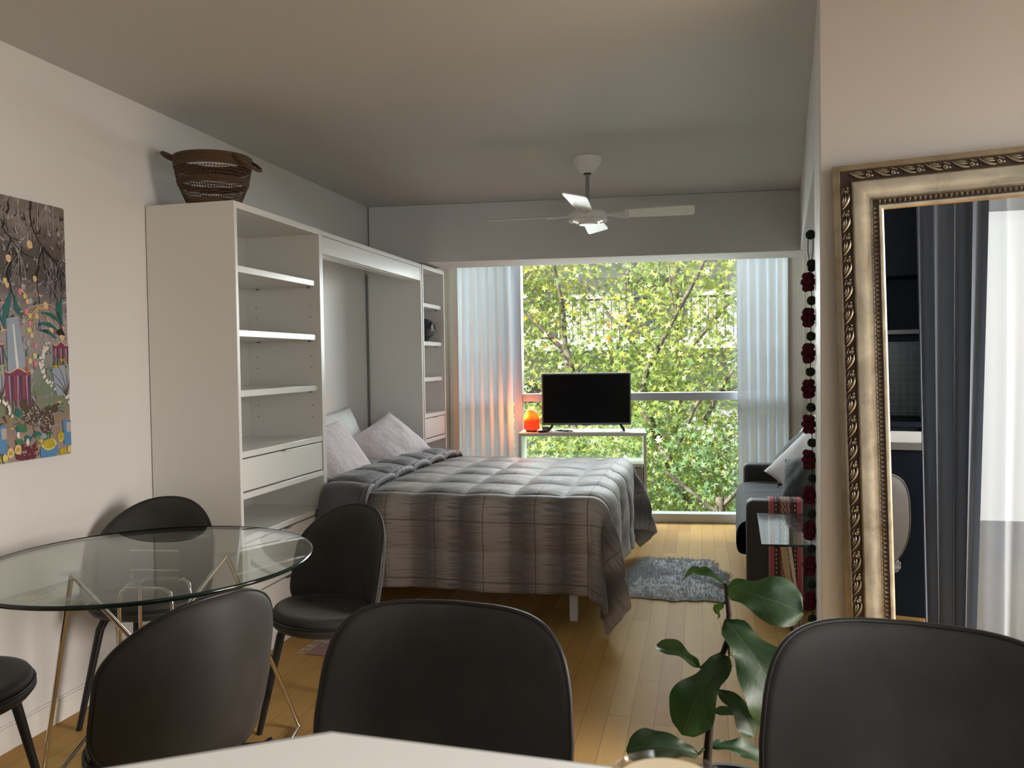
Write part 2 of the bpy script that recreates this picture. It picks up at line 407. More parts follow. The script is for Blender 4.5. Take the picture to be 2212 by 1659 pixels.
for i in range(4):
    z = .093 + .006 * i
    m2.tube([bp(2 * PI * k / 48, z, .0012) for k in range(48)], .0034, 5, closed=True)
m.v += []; m.build('weave_uprights', JUTE, t, smooth=0); m2.build('weave_rings', JUTE, t, smooth=180)
m = MB()
for i in range(8):
    z = .170 + .0062 * i
    m.tube([bp(2 * PI * k / 56, z, .001 if i < 7 else .003) for k in range(56)], .0044 if i < 7 else .0065, 6, closed=True)
m.build('rim_band', JUTE, t, smooth=180)
for sx, dz in ((-1, .055), (1, -.055)):
    pts = []
    for i in range(13):
        s = i / 12 * PI; y = .078 * math.cos(s); o = math.sin(s)
        r = .150 + (.092 if sx < 0 else .074) * o ** .8; pts.append((sx * r, y, .205 + dz * o))
    MB().tube(pts, .0072, 8).build('loop_handle', JUTE, t, smooth=180)

# ------------------------------------------------------------------ bed, comforter, pillows
t = thing('bed', 'low bed base with mattress folded down from the cabinet', 'bed', (-2.37, 4.06, 0))
MATT = plain('mattress_ticking', (.70, .69, .67), .8, var=.03, bump=.1)
B('bed_frame', WHITE, t, .02, 1.80, .02, 1.46, .27, .35, .004)
B('mattress', MATT, t, .03, 1.82, .02, 1.46, .351, .60, .05)
B('leg', WHITEG, t, 1.70, 1.74, .06, .10, 0, .27); B('leg', BLACKM, t, 1.74, 1.78, 1.40, 1.44, .0, .27)
B('leg', WHITEG, t, .1, .14, .06, .10, 0, .27); B('leg', BLACKM, t, .1, .14, 1.40, 1.44, 0, .27)

def quilt_mat():
    t = NT('ikat_quilt'); uv = t.n('ShaderNodeUVMap').outputs[0]; sp = t.n('ShaderNodeSeparateXYZ'); t.l(uv, sp.inputs[0])
    s = sp.outputs[0]; w = sp.outputs[1]
    streak = t.noise(t.map(uv, (3.2, 95, 1)), 1, 4, .65)
    st2 = t.noise(t.map(uv, (7, 40, 1), loc=(3, 7, 0)), 1, 3, .6)
    jit = t.math('MULTIPLY', t.math('SUBTRACT', streak, .5), .20)
    ss = t.math('ADD', s, jit)
    f = t.math('FRACT', t.math('DIVIDE', t.math('SUBTRACT', ss, .05), .50))
    c = t.ramp(f, [(0, (.085, .078, .092)), (.10, (.15, .135, .128)), (.22, (.40, .37, .34)), (.36, (.36, .33, .30)), (.50, (.155, .14, .13)), (.62, (.082, .073, .086)),
                   (.72, (.21, .19, .175)), (.82, (.33, .305, .28)), (.90, (.155, .14, .13)), (1, (.085, .078, .092))])
    c = t.mix(t.math('MULTIPLY', st2, .35), c, (.26, .24, .225))
    c = t.mix(t.math('MULTIPLY', t.math('GREATER_THAN', streak, .60), .35), c, (.07, .06, .06))
    def line(v, a, o):
        q = t.math('ABSOLUTE', t.math('SUBTRACT', t.math('FRACT', t.math('ADD', t.math('DIVIDE', v, a), o)), .5)); return t.math('GREATER_THAN', q, .488)
    ln = t.math('MAXIMUM', line(s, .262, .5), line(w, .30, .5))
    c = t.mix(t.math('MULTIPLY', ln, .6), c, (.05, .04, .035))
    wr = t.noise(t.map(uv, (9, 14, 1)), 1, 4, .6, 1.5)
    nm = t.bump(t.math('SUBTRACT', t.math('ADD', wr, t.math('MULTIPLY', streak, .25)), t.math('MULTIPLY', ln, .5)), .35, .012)
    return t.done(t.bsdf(c, .55, 0, nm, Sheen_Weight=.5, Sheen_Roughness=.3))
def fold_mat():
    t = NT('grey_quilt'); uv = t.n('ShaderNodeUVMap').outputs[0]; wr = t.noise(t.map(uv, (8, 10, 1)), 1, 4, .6, 1.2)
    c = t.mix(wr, (.065, .062, .070), (.105, .10, .11))
    return t.done(t.bsdf(c, .6, 0, t.bump(wr, .5, .02), Sheen_Weight=.35))
QUILT = quilt_mat(); QFOLD = fold_mat()
# comforter: s along the bed (0 at the fold line), w across (0 at near top edge, + to far side)
BX0, BX1 = -1.72, -.53; BY0, BY1 = 4.00, 5.52; ZT = .655
def drape(s0, s1, w0, w1, ns, nw, lift=0, puff=.020, foot=True, ho=0):
    """s0..s1 and w0..w1 are cloth coordinates; cloth beyond BX1 / below BY0 / above BY1 hangs."""
    P = []; UV = []
    for i in range(ns + 1):
        s = s0 + (s1 - s0) * i / ns; row = []
        for j in range(nw + 1):
            lo, hi = (w0, w1) if BX0 + s > -1.935 else (max(w0, .035), min(w1, 1.50))
            w = lo + (hi - lo) * j / nw
            x = BX0 + s; y = BY0 + w
            ds = max(0, x - BX1) if foot else 0; dn = max(0, BY0 - y); df = max(0, y - BY1)
            dt = max(dn, df); d = math.hypot(ds, dt); sg = -1 if dn > 0 else 1
            bx = min(x, BX1) if foot else x; by = min(max(y, BY0), BY1)
            R = .075
            if d > 0:
                ang = math.atan2(dt, ds)  # 0 foot, pi/2 side
                cor = math.sin(2 * ang)   # 1 at the corner diagonal
                if d < R * PI / 2: o = R * math.sin(d / R); dz = R * (1 - math.cos(d / R))
                else: o = R; dz = R + (d - R * PI / 2)
                if cor > 0.02:
                    fold = math.sin(ang * 6.0 - .6)
                    o += cor * max(0, d - .08) * (.20 + .22 * fold)
                    dz *= (1 - .02 * cor)
                o += .014 * math.sin(s * 9 + 1.3) * min(1, d / .3) * (1 if dt > 0 else 0) + .02 * math.sin(w * 8) * min(1, d / .3) * (1 if ds > 0 else 0)
                hx = math.cos(ang) * o; hy = math.sin(ang) * o * sg
            else: hx = hy = dz = 0; ang = 0
            px, py, pz = bx + hx, by + hy, ZT - dz
            a = abs(math.sin(PI * (s / .262))) ; b = abs(math.sin(PI * (w / .30)))
            pf = puff * (min(1, a * b * 1.6)) ** .45 + lift
            k = min(1, d / (R * 1.4)); nx = math.cos(ang) * k if d > 0 else 0; ny = math.sin(ang) * k * sg if d > 0 else 0; nz = math.sqrt(max(0, 1 - nx * nx - ny * ny))
            wv = .006 * noise.noise(Vector((s * 5, w * 5, 2)))
            px += nx * (pf + wv); py += ny * (pf + wv); pz += nz * (pf + wv)
            # crown of the bed
            if d == 0: pz += .012 * math.sin(PI * min(1, max(0, w / 1.52)))
            row.append((px, py, max(.012 + .004 * math.sin(30 * s + 20 * w), pz))); UV.append((s, w))
        P.append(row)
    m = MB().grid(P); m.uv = UV; return m
q = drape(-.02, 1.19 + .50, -.50, 1.52 + .42, 150, 190).build('comforter', QUILT, smooth=180, solid=.022)
tag(q, 'quilted grey-brown comforter with streaky bands hanging over the bed', 'comforter')
f = drape(-.36, .035, -.49, 1.52 + .36, 50, 190, lift=.036, puff=.040, foot=False).build('turned_down_fold', QFOLD, q, smooth=180, solid=.03)
f['label'] = 'dark grey turned-down top of the comforter'

def pillow_mesh(wd, ht, th, n=22, wr=.008, seed=0, pinch=.07):
    m = MB()
    for sg in (1, -1):
        P = []
        for i in range(n + 1):
            u = -1 + 2 * i / n; row = []
            for j in range(n + 1):
                v = -1 + 2 * j / n
                e = max(0, (1 - abs(u) ** 2.6)) * max(0, (1 - abs(v) ** 2.6))
                z = sg * th / 2 * e ** .55
                z += sg * wr * noise.noise(Vector((u * 2.5 + seed, v * 2.5, sg))) * min(1, e * 3)
                x = wd / 2 * u * (1 - pinch * (1 - v * v) * abs(u)); y = ht / 2 * v * (1 - pinch * (1 - u * u) * abs(v))
                row.append((x, y, z))
            P.append(row)
        m.grid(P, flip=(sg < 0))
    return m
PINK = plain('blush_linen', (.76, .66, .69), .75, var=.05, nscale=6, bump=.5, bscale=11, bdist=.03, Sheen_Weight=.3)
WLIN = plain('white_linen', (.80, .81, .80), .75, var=.04, nscale=6, bump=.2, bscale=14, bdist=.02)
def pillow(name, label, cat, loc, rot, dims, mat, seed, group=None):
    o = pillow_mesh(*dims, seed=seed).build(name, mat, smooth=180); o.location = loc; o.rotation_euler = rot; return tag(o, label, cat, group)
def rot_from(xa, n):
    """euler from width axis and normal"""
    z = Vector(n).normalized(); x = Vector(xa); x = (x - z * x.dot(z)).normalized(); y = z.cross(x)
    return Matrix((x, y, z)).transposed().to_euler()
pillow('pillow', 'blush pillow at the near side of the bed beside the shelf tower', 'pillow', (-2.06, 4.34, .815), rot_from((0, 1, 0), (.80, -.06, .60)), (.56, .44, .15), PINK, 1)
pillow('pillow', 'blush pillow at the far side of the bed, leaning with its corner up', 'pillow', (-2.03, 5.06, .80), rot_from((.12, .95, .22), (.62, -.30, .72)), (.62, .40, .17), PINK, 2)
pillow('pillow', 'white pillow standing behind the two blush pillows', 'pillow', (-2.265, 4.86, .83), rot_from((0, 1, .05), (.93, 0, .37)), (.66, .46, .12), WLIN, 3)

# ------------------------------------------------------------------ painting
def painting():
    CV = plain('canvas_side', (.30, .25, .21), .8, var=.1)
    t = NT('painted_ground'); co = t.coord(); sp = t.n('ShaderNodeSeparateXYZ'); t.l(co, sp.inputs[0])
    n1 = t.noise(t.map(co, (1, 3, 6)), 2.2, 4, .6, .6); n2 = t.noise(co, 9, 4, .6, 1)
    z = t.math('ADD', sp.outputs[2], t.math('MULTIPLY', t.math('SUBTRACT', n1, .5), .18))
    c = t.ramp(t.math('DIVIDE', z, .94), [(0, (.33, .27, .25)), (.12, (.30, .20, .15)), (.25, (.16, .22, .14)), (.38, (.26, .27, .25)), (.50, (.36, .31, .33)), (.60, (.22, .19, .18)), (.70, (.075, .065, .062)), (.85, (.10, .085, .075)), (.93, (.22, .19, .165)), (1, (.15, .13, .115))])
    c = t.mix(t.math('MULTIPLY', t.math('GREATER_THAN', n2, .58), .35), c, (.33, .30, .29))
    G = t.done(t.bsdf(c, .6, 0, t.bump(n2, .3, .004)))
    cols = dict(black=(.012, .010, .010), cream=(.62, .50, .32), gold=(.34, .24, .10), pink=(.72, .22, .30), yel=(.66, .58, .18), peach=(.74, .48, .26), teal=(.02, .13, .13), dteal=(.012, .06, .065), blue=(.09, .24, .45),
                lblue=(.30, .36, .45), plum=(.20, .035, .10), red=(.32, .05, .08), white=(.72, .70, .66), brown=(.085, .05, .035), green=(.05, .17, .07), mustard=(.45, .36, .02), lil=(.33, .29, .36), orange=(.45, .12, .04), wine=(.13, .02, .03), lgrey=(.42, .40, .40))
    names = list(cols); mats = [CV, G] + [plain('paint_' + k, v, .5, var=.12, nscale=40) for k, v in cols.items()]
    ix = {k: i + 2 for i, k in enumerate(names)}
    W, Hh = .94, .94; m = MB(); m.box(0, .030, 0, W, 0, Hh, 0); m.add([(.0303, 0, 0), (.0303, W, 0), (.0303, W, Hh), (.0303, 0, Hh)], [(0, 1, 2, 3)], 1)
    lay = [.0306]
    def nx(): lay[0] += .000004; return lay[0]
    # y measured from the right-hand edge in metres (k), z up
    def P(k, z): return (W - k, z)
    def poly(pts, c):
        x = nx(); m.add([(x, *P(*p)) for p in pts], [tuple(range(len(pts)))[::-1]], ix[c])
    def disc(k, z, r, c, rz=None, n=14, wob=.12):
        rz = rz or r
        poly([(k + r * math.cos(a) * (1 + wob * random.uniform(-1, 1)), z + rz * math.sin(a) * (1 + wob * random.uniform(-1, 1))) for a in [2 * PI * i / n for i in range(n)]], c)
    def stroke(pts, w, c, w2=None):
        L = []; R = []; w2 = w if w2 is None else w2
        for i, (k, z) in enumerate(pts):
            a = pts[max(0, i - 1)]; b = pts[min(len(pts) - 1, i + 1)]; dx, dz = b[0] - a[0], b[1] - a[1]; l = math.hypot(dx, dz) or 1
            ww = (w + (w2 - w) * i / (len(pts) - 1)) / 2; L.append((k - dz / l * ww, z + dx / l * ww)); R.append((k + dz / l * ww, z - dx / l * ww))
        poly(L + R[::-1], c)
    def curve(a, b, bend, n=7):
        dx, dz = b[0] - a[0], b[1] - a[1]
        return [(a[0] + dx * i / n - dz * bend * math.sin(PI * i / n), a[1] + dz * i / n + dx * bend * math.sin(PI * i / n)) for i in range(n + 1)]
    U = lambda px, py: ((145 - px) / 145 * .288, 1 - 0)  # unused scale note
    def at(px, py):   # crop fractions: 0..1 across the visible 29 cm strip, 0..1 down
        return (.288 * (1 - px), Hh * (1 - py))
    R_ = random.Random(5)
    for rep in range(3):        # the visible strip plus its continuation to the left
        off = rep * .30
        def A(px, py): k, z = at(px, py); return (k + off, z)
        j = lambda s: R_.uniform(-s, s)
        for i in range(330):
            y = R_.random(); x = R_.random(); zz = 0 if y < .30 else 1 if y < .52 else 2 if y < .78 else 3
            c_ = R_.choice((('black', 'brown', 'lgrey', 'black', 'lil'), ('lil', 'lgrey', 'brown', 'dteal', 'lil', 'peach'), ('lil', 'lblue', 'lgrey', 'teal', 'plum', 'green', 'lblue'), ('green', 'teal', 'mustard', 'wine', 'lil', 'lgrey', 'yel', 'brown'))[zz])
            k_, z_ = A(x, y); a_ = R_.gauss(PI / 2, .35 if zz in (0, 2) else 1.5); l_ = R_.uniform(.010, .045)
            stroke(curve((k_, z_), (k_ + l_ * math.cos(a_), z_ + l_ * math.sin(a_)), j(.3), 4), R_.uniform(.003, .011), c_, .001)
        # upper twigs
        for a, b, w in (((.45, 0), (.62, .17), .006), ((.62, .17), (.55, .40), .005), ((.62, .17), (1.0, .28), .006), ((.62, .17), (.86, .38), .005), ((0, .12), (.3, .16), .005), ((.13, .15), (.18, .40), .005), ((.12, .16), (.5, .22), .004), ((0, .33), (.10, .2), .006), ((.66, .19), (1, .22), .004)):
            stroke(curve(A(*a), A(*b), .06 + j(.1)), w, 'black', .0025)
        for i in range(26):
            a = (.05 + R_.random() * .25, .17 + R_.random() * .1); stroke(curve(A(*a), A(a[0] + j(.12), a[1] + .05 + R_.random() * .1), j(.2)), .0022, 'lgrey' if i % 2 else 'black', .001)
        for i in range(22):
            stroke(curve(A(.62 + R_.random() * .3, .2 + R_.random() * .1), A(.55 + R_.random() * .45, .3 + R_.random() * .12), j(.2)), .002, 'lil' if i % 3 else 'black', .001)
        for i in range(20):
            e = (.52 + .42 * math.cos(PI * i / 19), .44 + R_.random() * .06 + .09 * math.sin(PI * i / 19)); stroke(curve(A(.53, .40), A(*e), j(.2)), .0032, 'gold' if i % 2 else 'cream', .001)
        for x in (.24, .55, .7, .8): stroke([A(x, .0), A(x, .12)], .003, 'lgrey', .0015)
        # pale round blooms
        for x, y, r in ((.41, .15 + .02, .014), (.08, .235, .012), (.48, .30, .010), (.64, .40, .012), (.86, .425, .011), (.72, .50, .013), (.9, .52, .014), (.60, .57, .010)):
            disc(*A(x, y), r, 'peach', r * 1.15, wob=.18); disc(*A(x, y), r * .5, 'cream', wob=.3)
        # coloured dots
        for i, (x, y) in enumerate(((.02, .32), (.05, .335), (.29, .335), (.24, .355), (.31, .37), (.35, .39), (.40, .388), (.33, .43), (.38, .445), (.49, .445), (.28, .465), (.38, .475), (.36, .50), (.40, .52), (.34, .55), (.46, .56), (.44, .60), (.36, .62), (.38, .66), (.45, .63))):
            disc(*A(x, y), .0085, ('yel', 'pink', 'lgrey', 'peach')[(i * 7 + rep) % 4], .0105)
        for i in range(26): disc(*A(R_.random(), .3 + R_.random() * .22), .0018, 'white')
        # teal leaves
        for a, b, w in (((.12, .36), (.05, .47), .028), ((.16, .37), (.28, .46), .022), ((.92, .36), (.93, .48), .022), ((.85, .37), (.90, .47), .016), ((.88, .47), (.55, .43), .018), ((.84, .50), (.48, .475), .018), ((.80, .53), (.5, .50), .016), ((.03, .40), (.0, .5), .03)):
            p0, p1 = A(*a), A(*b); stroke(curve(p0, p1, .1, 8)[:1] + curve(p0, p1, .12, 8)[1:5], .004, 'teal', w); stroke(curve(p0, p1, .12, 8)[4:], w, 'teal' if w > .017 else 'dteal', .002)
        disc(*A(.88, .505), .022, 'black', .012, wob=.4)
        # blue trumpet and plum skirts
        poly([A(.02, .46), A(.2, .45), A(.30, .64), A(.02, .66)], 'lblue'); stroke([A(.12, .48), A(.17, .66)], .006, 'white', .012)
        for x0, x1, y0, y1, c in ((-.03, .36, .655, .79, 'plum'), (.74, 1.0, .55, .64, 'plum')):
            n = 9; top = [A(x0 + (x1 - x0) * i / n, y0 + .008 * math.sin(i)) for i in range(n + 1)]
            bot = [A(x0 + (x1 - x0) * i / n, y1 - (.035 if i % 2 else 0) + j(.01)) for i in range(n + 1)]
            poly(top + bot[::-1], c)
            for i in range(n): stroke([A(x0 + (x1 - x0) * (i + .5) / n, y0 + .02), A(x0 + (x1 - x0) * (i + .5) / n + j(.02), y1 + .03)], .007, ('red', 'lil', 'dteal')[i % 3], .002)
            stroke(top, .004, 'peach')
        poly([A(.28, .60), A(.34, .66), A(.31, .685)], 'orange')
        # white blossom chain
        for i in range(60):
            s = i / 59; x = .66 - .12 * math.sin(s * 5) + .38 * max(0, s - .5) * 1.6 + j(.03); y = .55 + .27 * s + j(.012); disc(*A(x, y), .0055, 'white', .006, 9, .3)
        # tree on the right
        poly([A(.7, .65), A(1, .63), A(1, .75), A(.78, .76)], 'lblue')
        for b in ((.72, .67), (.78, .63), (.88, .60), (.98, .62), (1., .68), (.68, .70)): stroke(curve(A(.93, .76), A(*b), .1), .005, 'brown', .0015)
        for i in range(16): disc(*A(.68 + R_.random() * .3, .60 + R_.random() * .08), .006, 'green' if i % 2 else 'mustard', .005, 8, .4)
        # green ground foliage
        for i in range(34): disc(*A(.05 + R_.random() * .65, .80 + R_.random() * .13), .016, ('green', 'teal', 'green', 'lblue')[i % 4], .012, 9, .35)
        # two brown birds
        for cx, cy, rx, rz in ((.36, .825, .042, .038), (.60, .855, .034, .05)):
            disc(*A(cx, cy), rx, 'brown', rz, 16, .06); disc(*A(cx + (.14 if cx > .5 else -.12), cy - .045), .016, 'brown')
            for i in range(42): a = R_.random() * 6.28; q = R_.random() ** .5 * .9; k, z = A(cx, cy); stroke(curve((k + rx * q * math.cos(a), z + rz * q * math.sin(a)), (k + rx * q * math.cos(a) + j(.01), z + rz * q * math.sin(a) + j(.008)), .3, 3), .0022, 'white', .001)
        # bowls and fruit
        poly([A(.86, .86), A(1, .86), A(1, .965), A(.88, .96)], 'blue'); poly([A(.92, .87), A(1, .87), A(1, .91), A(.93, .91)], 'lgrey')
        disc(*A(.82, .925), .017, 'yel', .019); disc(*A(.82, .922), .014, 'mustard', .016)
        disc(*A(.62, .975), .042, 'blue', .044, 18, .05); disc(*A(.62, .95), .034, 'yel', .020); disc(*A(.62, .948), .030, 'mustard', .017)
        disc(*A(.85, .985), .02, 'mustard', .012); disc(*A(.97, 1.0 - .02), .012, 'yel', .014)
        for x, y in ((.22, .95), (.32, .96), (.4, .955), (.28, .985), (.36, .985), (.2, .985), (.14, .98)): disc(*A(x, y), .014, 'wine', .014); disc(*A(x + .02, y - .006), .002, 'white')
        for x, y in ((.13, .955), (.02, .965)): disc(*A(x, y), .015, 'peach', .018); disc(*A(x, y), .008, 'mustard')
        for x, y in ((.14, .90), (.28, .93)): disc(*A(x, y), .007, 'white', .012)
        for i in range(14): stroke(curve(A(.48 + j(.05), .94 + j(.02)), A(.5 + j(.12), .93 + j(.03)), .2, 3), .002, 'yel', .001)
    # keep strokes inside the canvas
    m.v = [(x, min(max(y, 0), W), min(max(z, 0), Hh)) for x, y, z in m.v]
    o = m.build('painting', mats, smooth=0, fix=False); o.location = (XL + .002, 2.653 - W, 1.020)
    tag(o, 'unframed colourful flower and bird painting on the left wall', 'painting')
painting()

# ------------------------------------------------------------------ dining chairs
def make_chair(label, sh, grp):
    t = thing('dining_chair', label, 'chair', group=grp); W_, hh, zc, nt_, nb_, tt_, tb_, rec, curv, cz = sh; hb = zc - .412
    # back shell: rounded trapezoid curved around the sitter
    def ol(a, k=1):
        c, s_ = math.cos(a), math.sin(a); nexp = nt_ if s_ > 0 else nb_
        x = math.copysign(abs(c) ** (2 / nexp), c) * W_; z = math.copysign(abs(s_) ** (2 / nexp), s_) * (hh if s_ > 0 else hb)
        f = z / hh; x *= (1 - tt_ * max(0, f) ** 1.5 - tb_ * min(1, max(0, -z / hb)) ** 2)
        return x * k, zc + z * k
    def yb(x, z, off=0):
        f = (z - .41) / .45
        return .10 + rec * f + .02 * math.sin(PI * max(0, min(1, f))) - curv * x * x * (1 + cz * (f - .5)) + off
    # seat cushion: round front, rear following the back shell, facing -y
    def out(a, e=0):
        x = (.225 + e) * math.cos(a) * (1 - .05 * math.sin(a)); y = (.215 + e) * math.sin(a) - .01
        return (x, min(y, yb(x, .46) - .014 + e * .3))
    n = 44; P = []
    for r, z in ((0, .468), (.55, .466), (.80, .471), (.90, .474), (.965, .470), (1.0, .458), (1.0, .448), (.97, .440)):
        P.append([(out(2 * PI * k / n)[0] * r, out(2 * PI * k / n)[1] * r, z) for k in range(n)])
    MB().grid(P, closeu=True).build('seat_cushion', LEATHER, t, smooth=180)
    P = []
    for r, z in ((.985, .444), (1.03, .440), (1.035, .428), (.98, .412), (.6, .405), (0, .404)):
        P.append([(out(2 * PI * k / n)[0] * r, out(2 * PI * k / n)[1] * r, z) for k in range(n)])
    s = MB().grid(P, closeu=True).build('seat_shell', LEATHER, t, smooth=180)
    MB().tube([(*[c * 1.015 for c in out(2 * PI * k / n)], .445) for k in range(n)], .0045, 6, closed=True).build('seat_piping', PIPING, s, smooth=180)
    n = 88; ks = [0, .25, .5, .7, .85, .94, .985, 1.0]
    def side(th):
        P = []
        for k in ks:
            o = th * (1 - k ** 8) ** .5 if k < 1 else 0
            P.append([(ol(2 * PI * i / n, k)[0], yb(*ol(2 * PI * i / n, k), off=o), ol(2 * PI * i / n, k)[1]) for i in range(n)])
        return P
    m = MB(); m.grid(side(.020), closeu=True); m.grid(side(-.020), closeu=True, flip=True)
    b = m.build('backrest', LEATHER, t, smooth=180)
    pp = [ol(2 * PI * i / n, 1.0) for i in range(n)]
    MB().tube([(x, yb(x, z), z) for x, z in pp], .0055, 7, closed=True).build('back_piping', PIPING, b, smooth=180)
    for sx in (-1, 1):
        for sy in (-1, 1):
            MB().tube([(sx * .13, sy * .12, .41), (sx * .15, sy * .14, .36), (sx * .205, sy * .20, .012), (sx * .207, sy * .202, 0)], [.016, .0155, .0105, .0105], 12).build('leg', BLACKM, t, smooth=60)
    m = MB().beam((-.14, -.13, .398), (.14, .13, .398), .03, .014).beam((-.14, .13, .398), (.14, -.13, .398), .03, .0135)
    m.build('seat_bracket', BLACKM, t)
    return t
def face(dx, dy): return math.atan2(dx, -dy)
G1 = 'round-backed charcoal chairs at the glass table'; G2 = 'square-backed charcoal chairs at the counter'
c0 = make_chair('charcoal shell chair seen from behind, at the near side of the glass table', (.234, .175, .639, 2.3, 4.4, .14, -.06, .036, 2.457, -.353), G1)
c0.location = (-1.226, 1.735, 0); c0.rotation_euler = (0, 0, -1.987)
for (x, y), an, lb in [((-2.10, 2.772), .183, 'charcoal shell chair behind the glass table, against the wall and shelf tower'),
      ((-1.31, 2.734), -.436, 'charcoal shell chair facing the glass table in front of the bed'),
      ((-2.08, 1.82), 2.1, 'charcoal shell chair cut off at the left edge, only its seat tip showing')]:
    dup(c0, (x, y, 0), (0, 0, an), lb)
c1 = make_chair('charcoal shell chair tucked at the centre of the white counter', (.258, .209, .652, 5.2, 3.0, .10, .077, .063, 1.652, -.369), G2)
c1.location = (-.493, 1.402, 0); c1.rotation_euler = (0, 0, -.049)
dup(c1, (.351, 1.431, 0), (0, 0, -.161), 'charcoal shell chair in front of the gilt mirror')

# ------------------------------------------------------------------ glass dining table
TC = (-1.70, 2.215)
t = thing('glass_table', 'round glass dining table on crossed chrome tube legs', 'table', (*TC, 0))
R = .505
MB().lathe([(0, .734), (R - .006, .734), (R - .003, .7345)] + [(R - .003, .7455), (R - .006, .746), (0, .746)], 96).build('tabletop', GLASST, t, smooth=30)
MB().lathe([(R - .003, .7335), (R + .0005, .736), (R + .001, .740), (R + .0005, .744), (R - .003, .7465)], 96, cap=False).build('tabletop_edge', GEDGE, t, smooth=60)
top = [(-.155, -.15), (.09, -.43 + .0), (.18, .145), (-.10, .36)]
top = [(-.17, -.16), (.10, -.40), (.185, .15), (-.09, .38)]
feet = [(-.46, -.02), (-.14, -.52), (.24, .47), (.44, -.02)]
TB = [((-.155, -.15), (.20, -.38)), ((-.155, -.15), (-.40, .26)), ((.18, .15), (.24, .50)), ((.18, .15), (-.42, -.04))]
for (a, b) in (((-.155, -.15), (-.44, .02)), ((-.155, -.15), (.33, .10)), ((.18, .145), (.245, .49)), ((.18, .145), (-.20, -.40))):
    MB().tube([(a[0], a[1], .728), (b[0], b[1], .010)], .0075, 10).build('leg', CHROME, t, smooth=60)
MB().tube([(-.44, .02, .012), (-.20, -.40, .012)], .006, 8).tube([(.245, .49, .012), (.33, .10, .012)], .006, 8).build('floor_bar', CHROME, t, smooth=60)
for x, y in ((-.155, -.15), (.18, .145), (.05, -.40), (-.08, .38)):
    MB().box(x - .03, x + .03, y - .025, y + .025, .727, .7335).build('mounting_pad', ACRYL, t, bevel=.002)
# clear stand shape put in for the leg structure's reflection in the glass
t = thing('reflection_stand', 'clear stand shape with chrome tubes, put in for a reflection in the glass table', 'stand', (-1.82, 2.40, 0), math.radians(6))
MB().box(-.086, .086, -.005, .005, .625, .722).build('clear_panel', ACRYL, t, bevel=.002)
MB().tube([(-.088, 0, .722), (.088, 0, .722)], .0035, 8).tube([(-.088, 0, .655), (.088, 0, .655)], .003, 8).build('panel_rail', CHROME, t, smooth=60)
for dy in (-.06, .06):
    m = MB(); m.tube([(-.105, dy, 0), (-.094, dy, .56), (-.088, dy, .595), (-.066, dy, .61), (.066, dy, .61), (.088, dy, .595), (.094, dy, .56), (.105, dy, 0)], .0062, 10)
    m.build('tube_frame', CHROME, t, smooth=180)
MB().box(-.08, .08, -.06, .06, .612, .62).build('clear_seat', ACRYL, t, bevel=.002)

# ------------------------------------------------------------------ counter with cup
COUNT = plain('white_stone', (.80, .79, .77), .35, var=.03, nscale=12)
CEDGE = plain('grey_edge', (.40, .40, .385), .4, var=.03)
NAVYC = plain('navy_lacquer', (.008, .015, .028), .55, var=.05, Specular_IOR_Level=.2)
t = thing('kitchen_island', 'white counter with grey edge at the bottom of the picture', 'counter', (0, 0, 0))
poly = [(-.95, .535), (-.426, .867), (.735, .805), (.735, .16), (-.95, .16)]
MB().prism(poly, .882, .9195).build('counter_edge', CEDGE, t, bevel=.002)
def inset(pl, d):
    c = Vector((sum(p[0] for p in pl) / len(pl), sum(p[1] for p in pl) / len(pl))); return [tuple(Vector(p) + (c - Vector(p)).normalized() * d) for p in pl]
MB().prism(inset(poly, .009), .90, .9205).build('worktop', COUNT, t, bevel=.001)
MB().prism([(-.80, .42), (-.40, .66), (.695, .64), (.695, .20), (-.80, .20)], 0, .882).build('counter_base', NAVYC, t, bevel=.003)
t = thing('coffee_glass', 'glass of milky coffee on the white counter', 'glass', (-.027, .622, .921))
m = MB().lathe([(0, 0), (.030, 0), (.033, .004), (.042, .106), (.0428, .1095), (.0414, .110), (.0395, .106), (.031, .008), (0, .007)], 48); m.build('glass_body', GLASSC, t, smooth=50)
MB().lathe([(0, .0085), (.0300, .009), (.0388, .1035), (.0384, .1048), (0, .1052)], 40).build('milky_coffee', plain('latte', (.66, .54, .36), .4, var=.10, nscale=60), t, smooth=50)

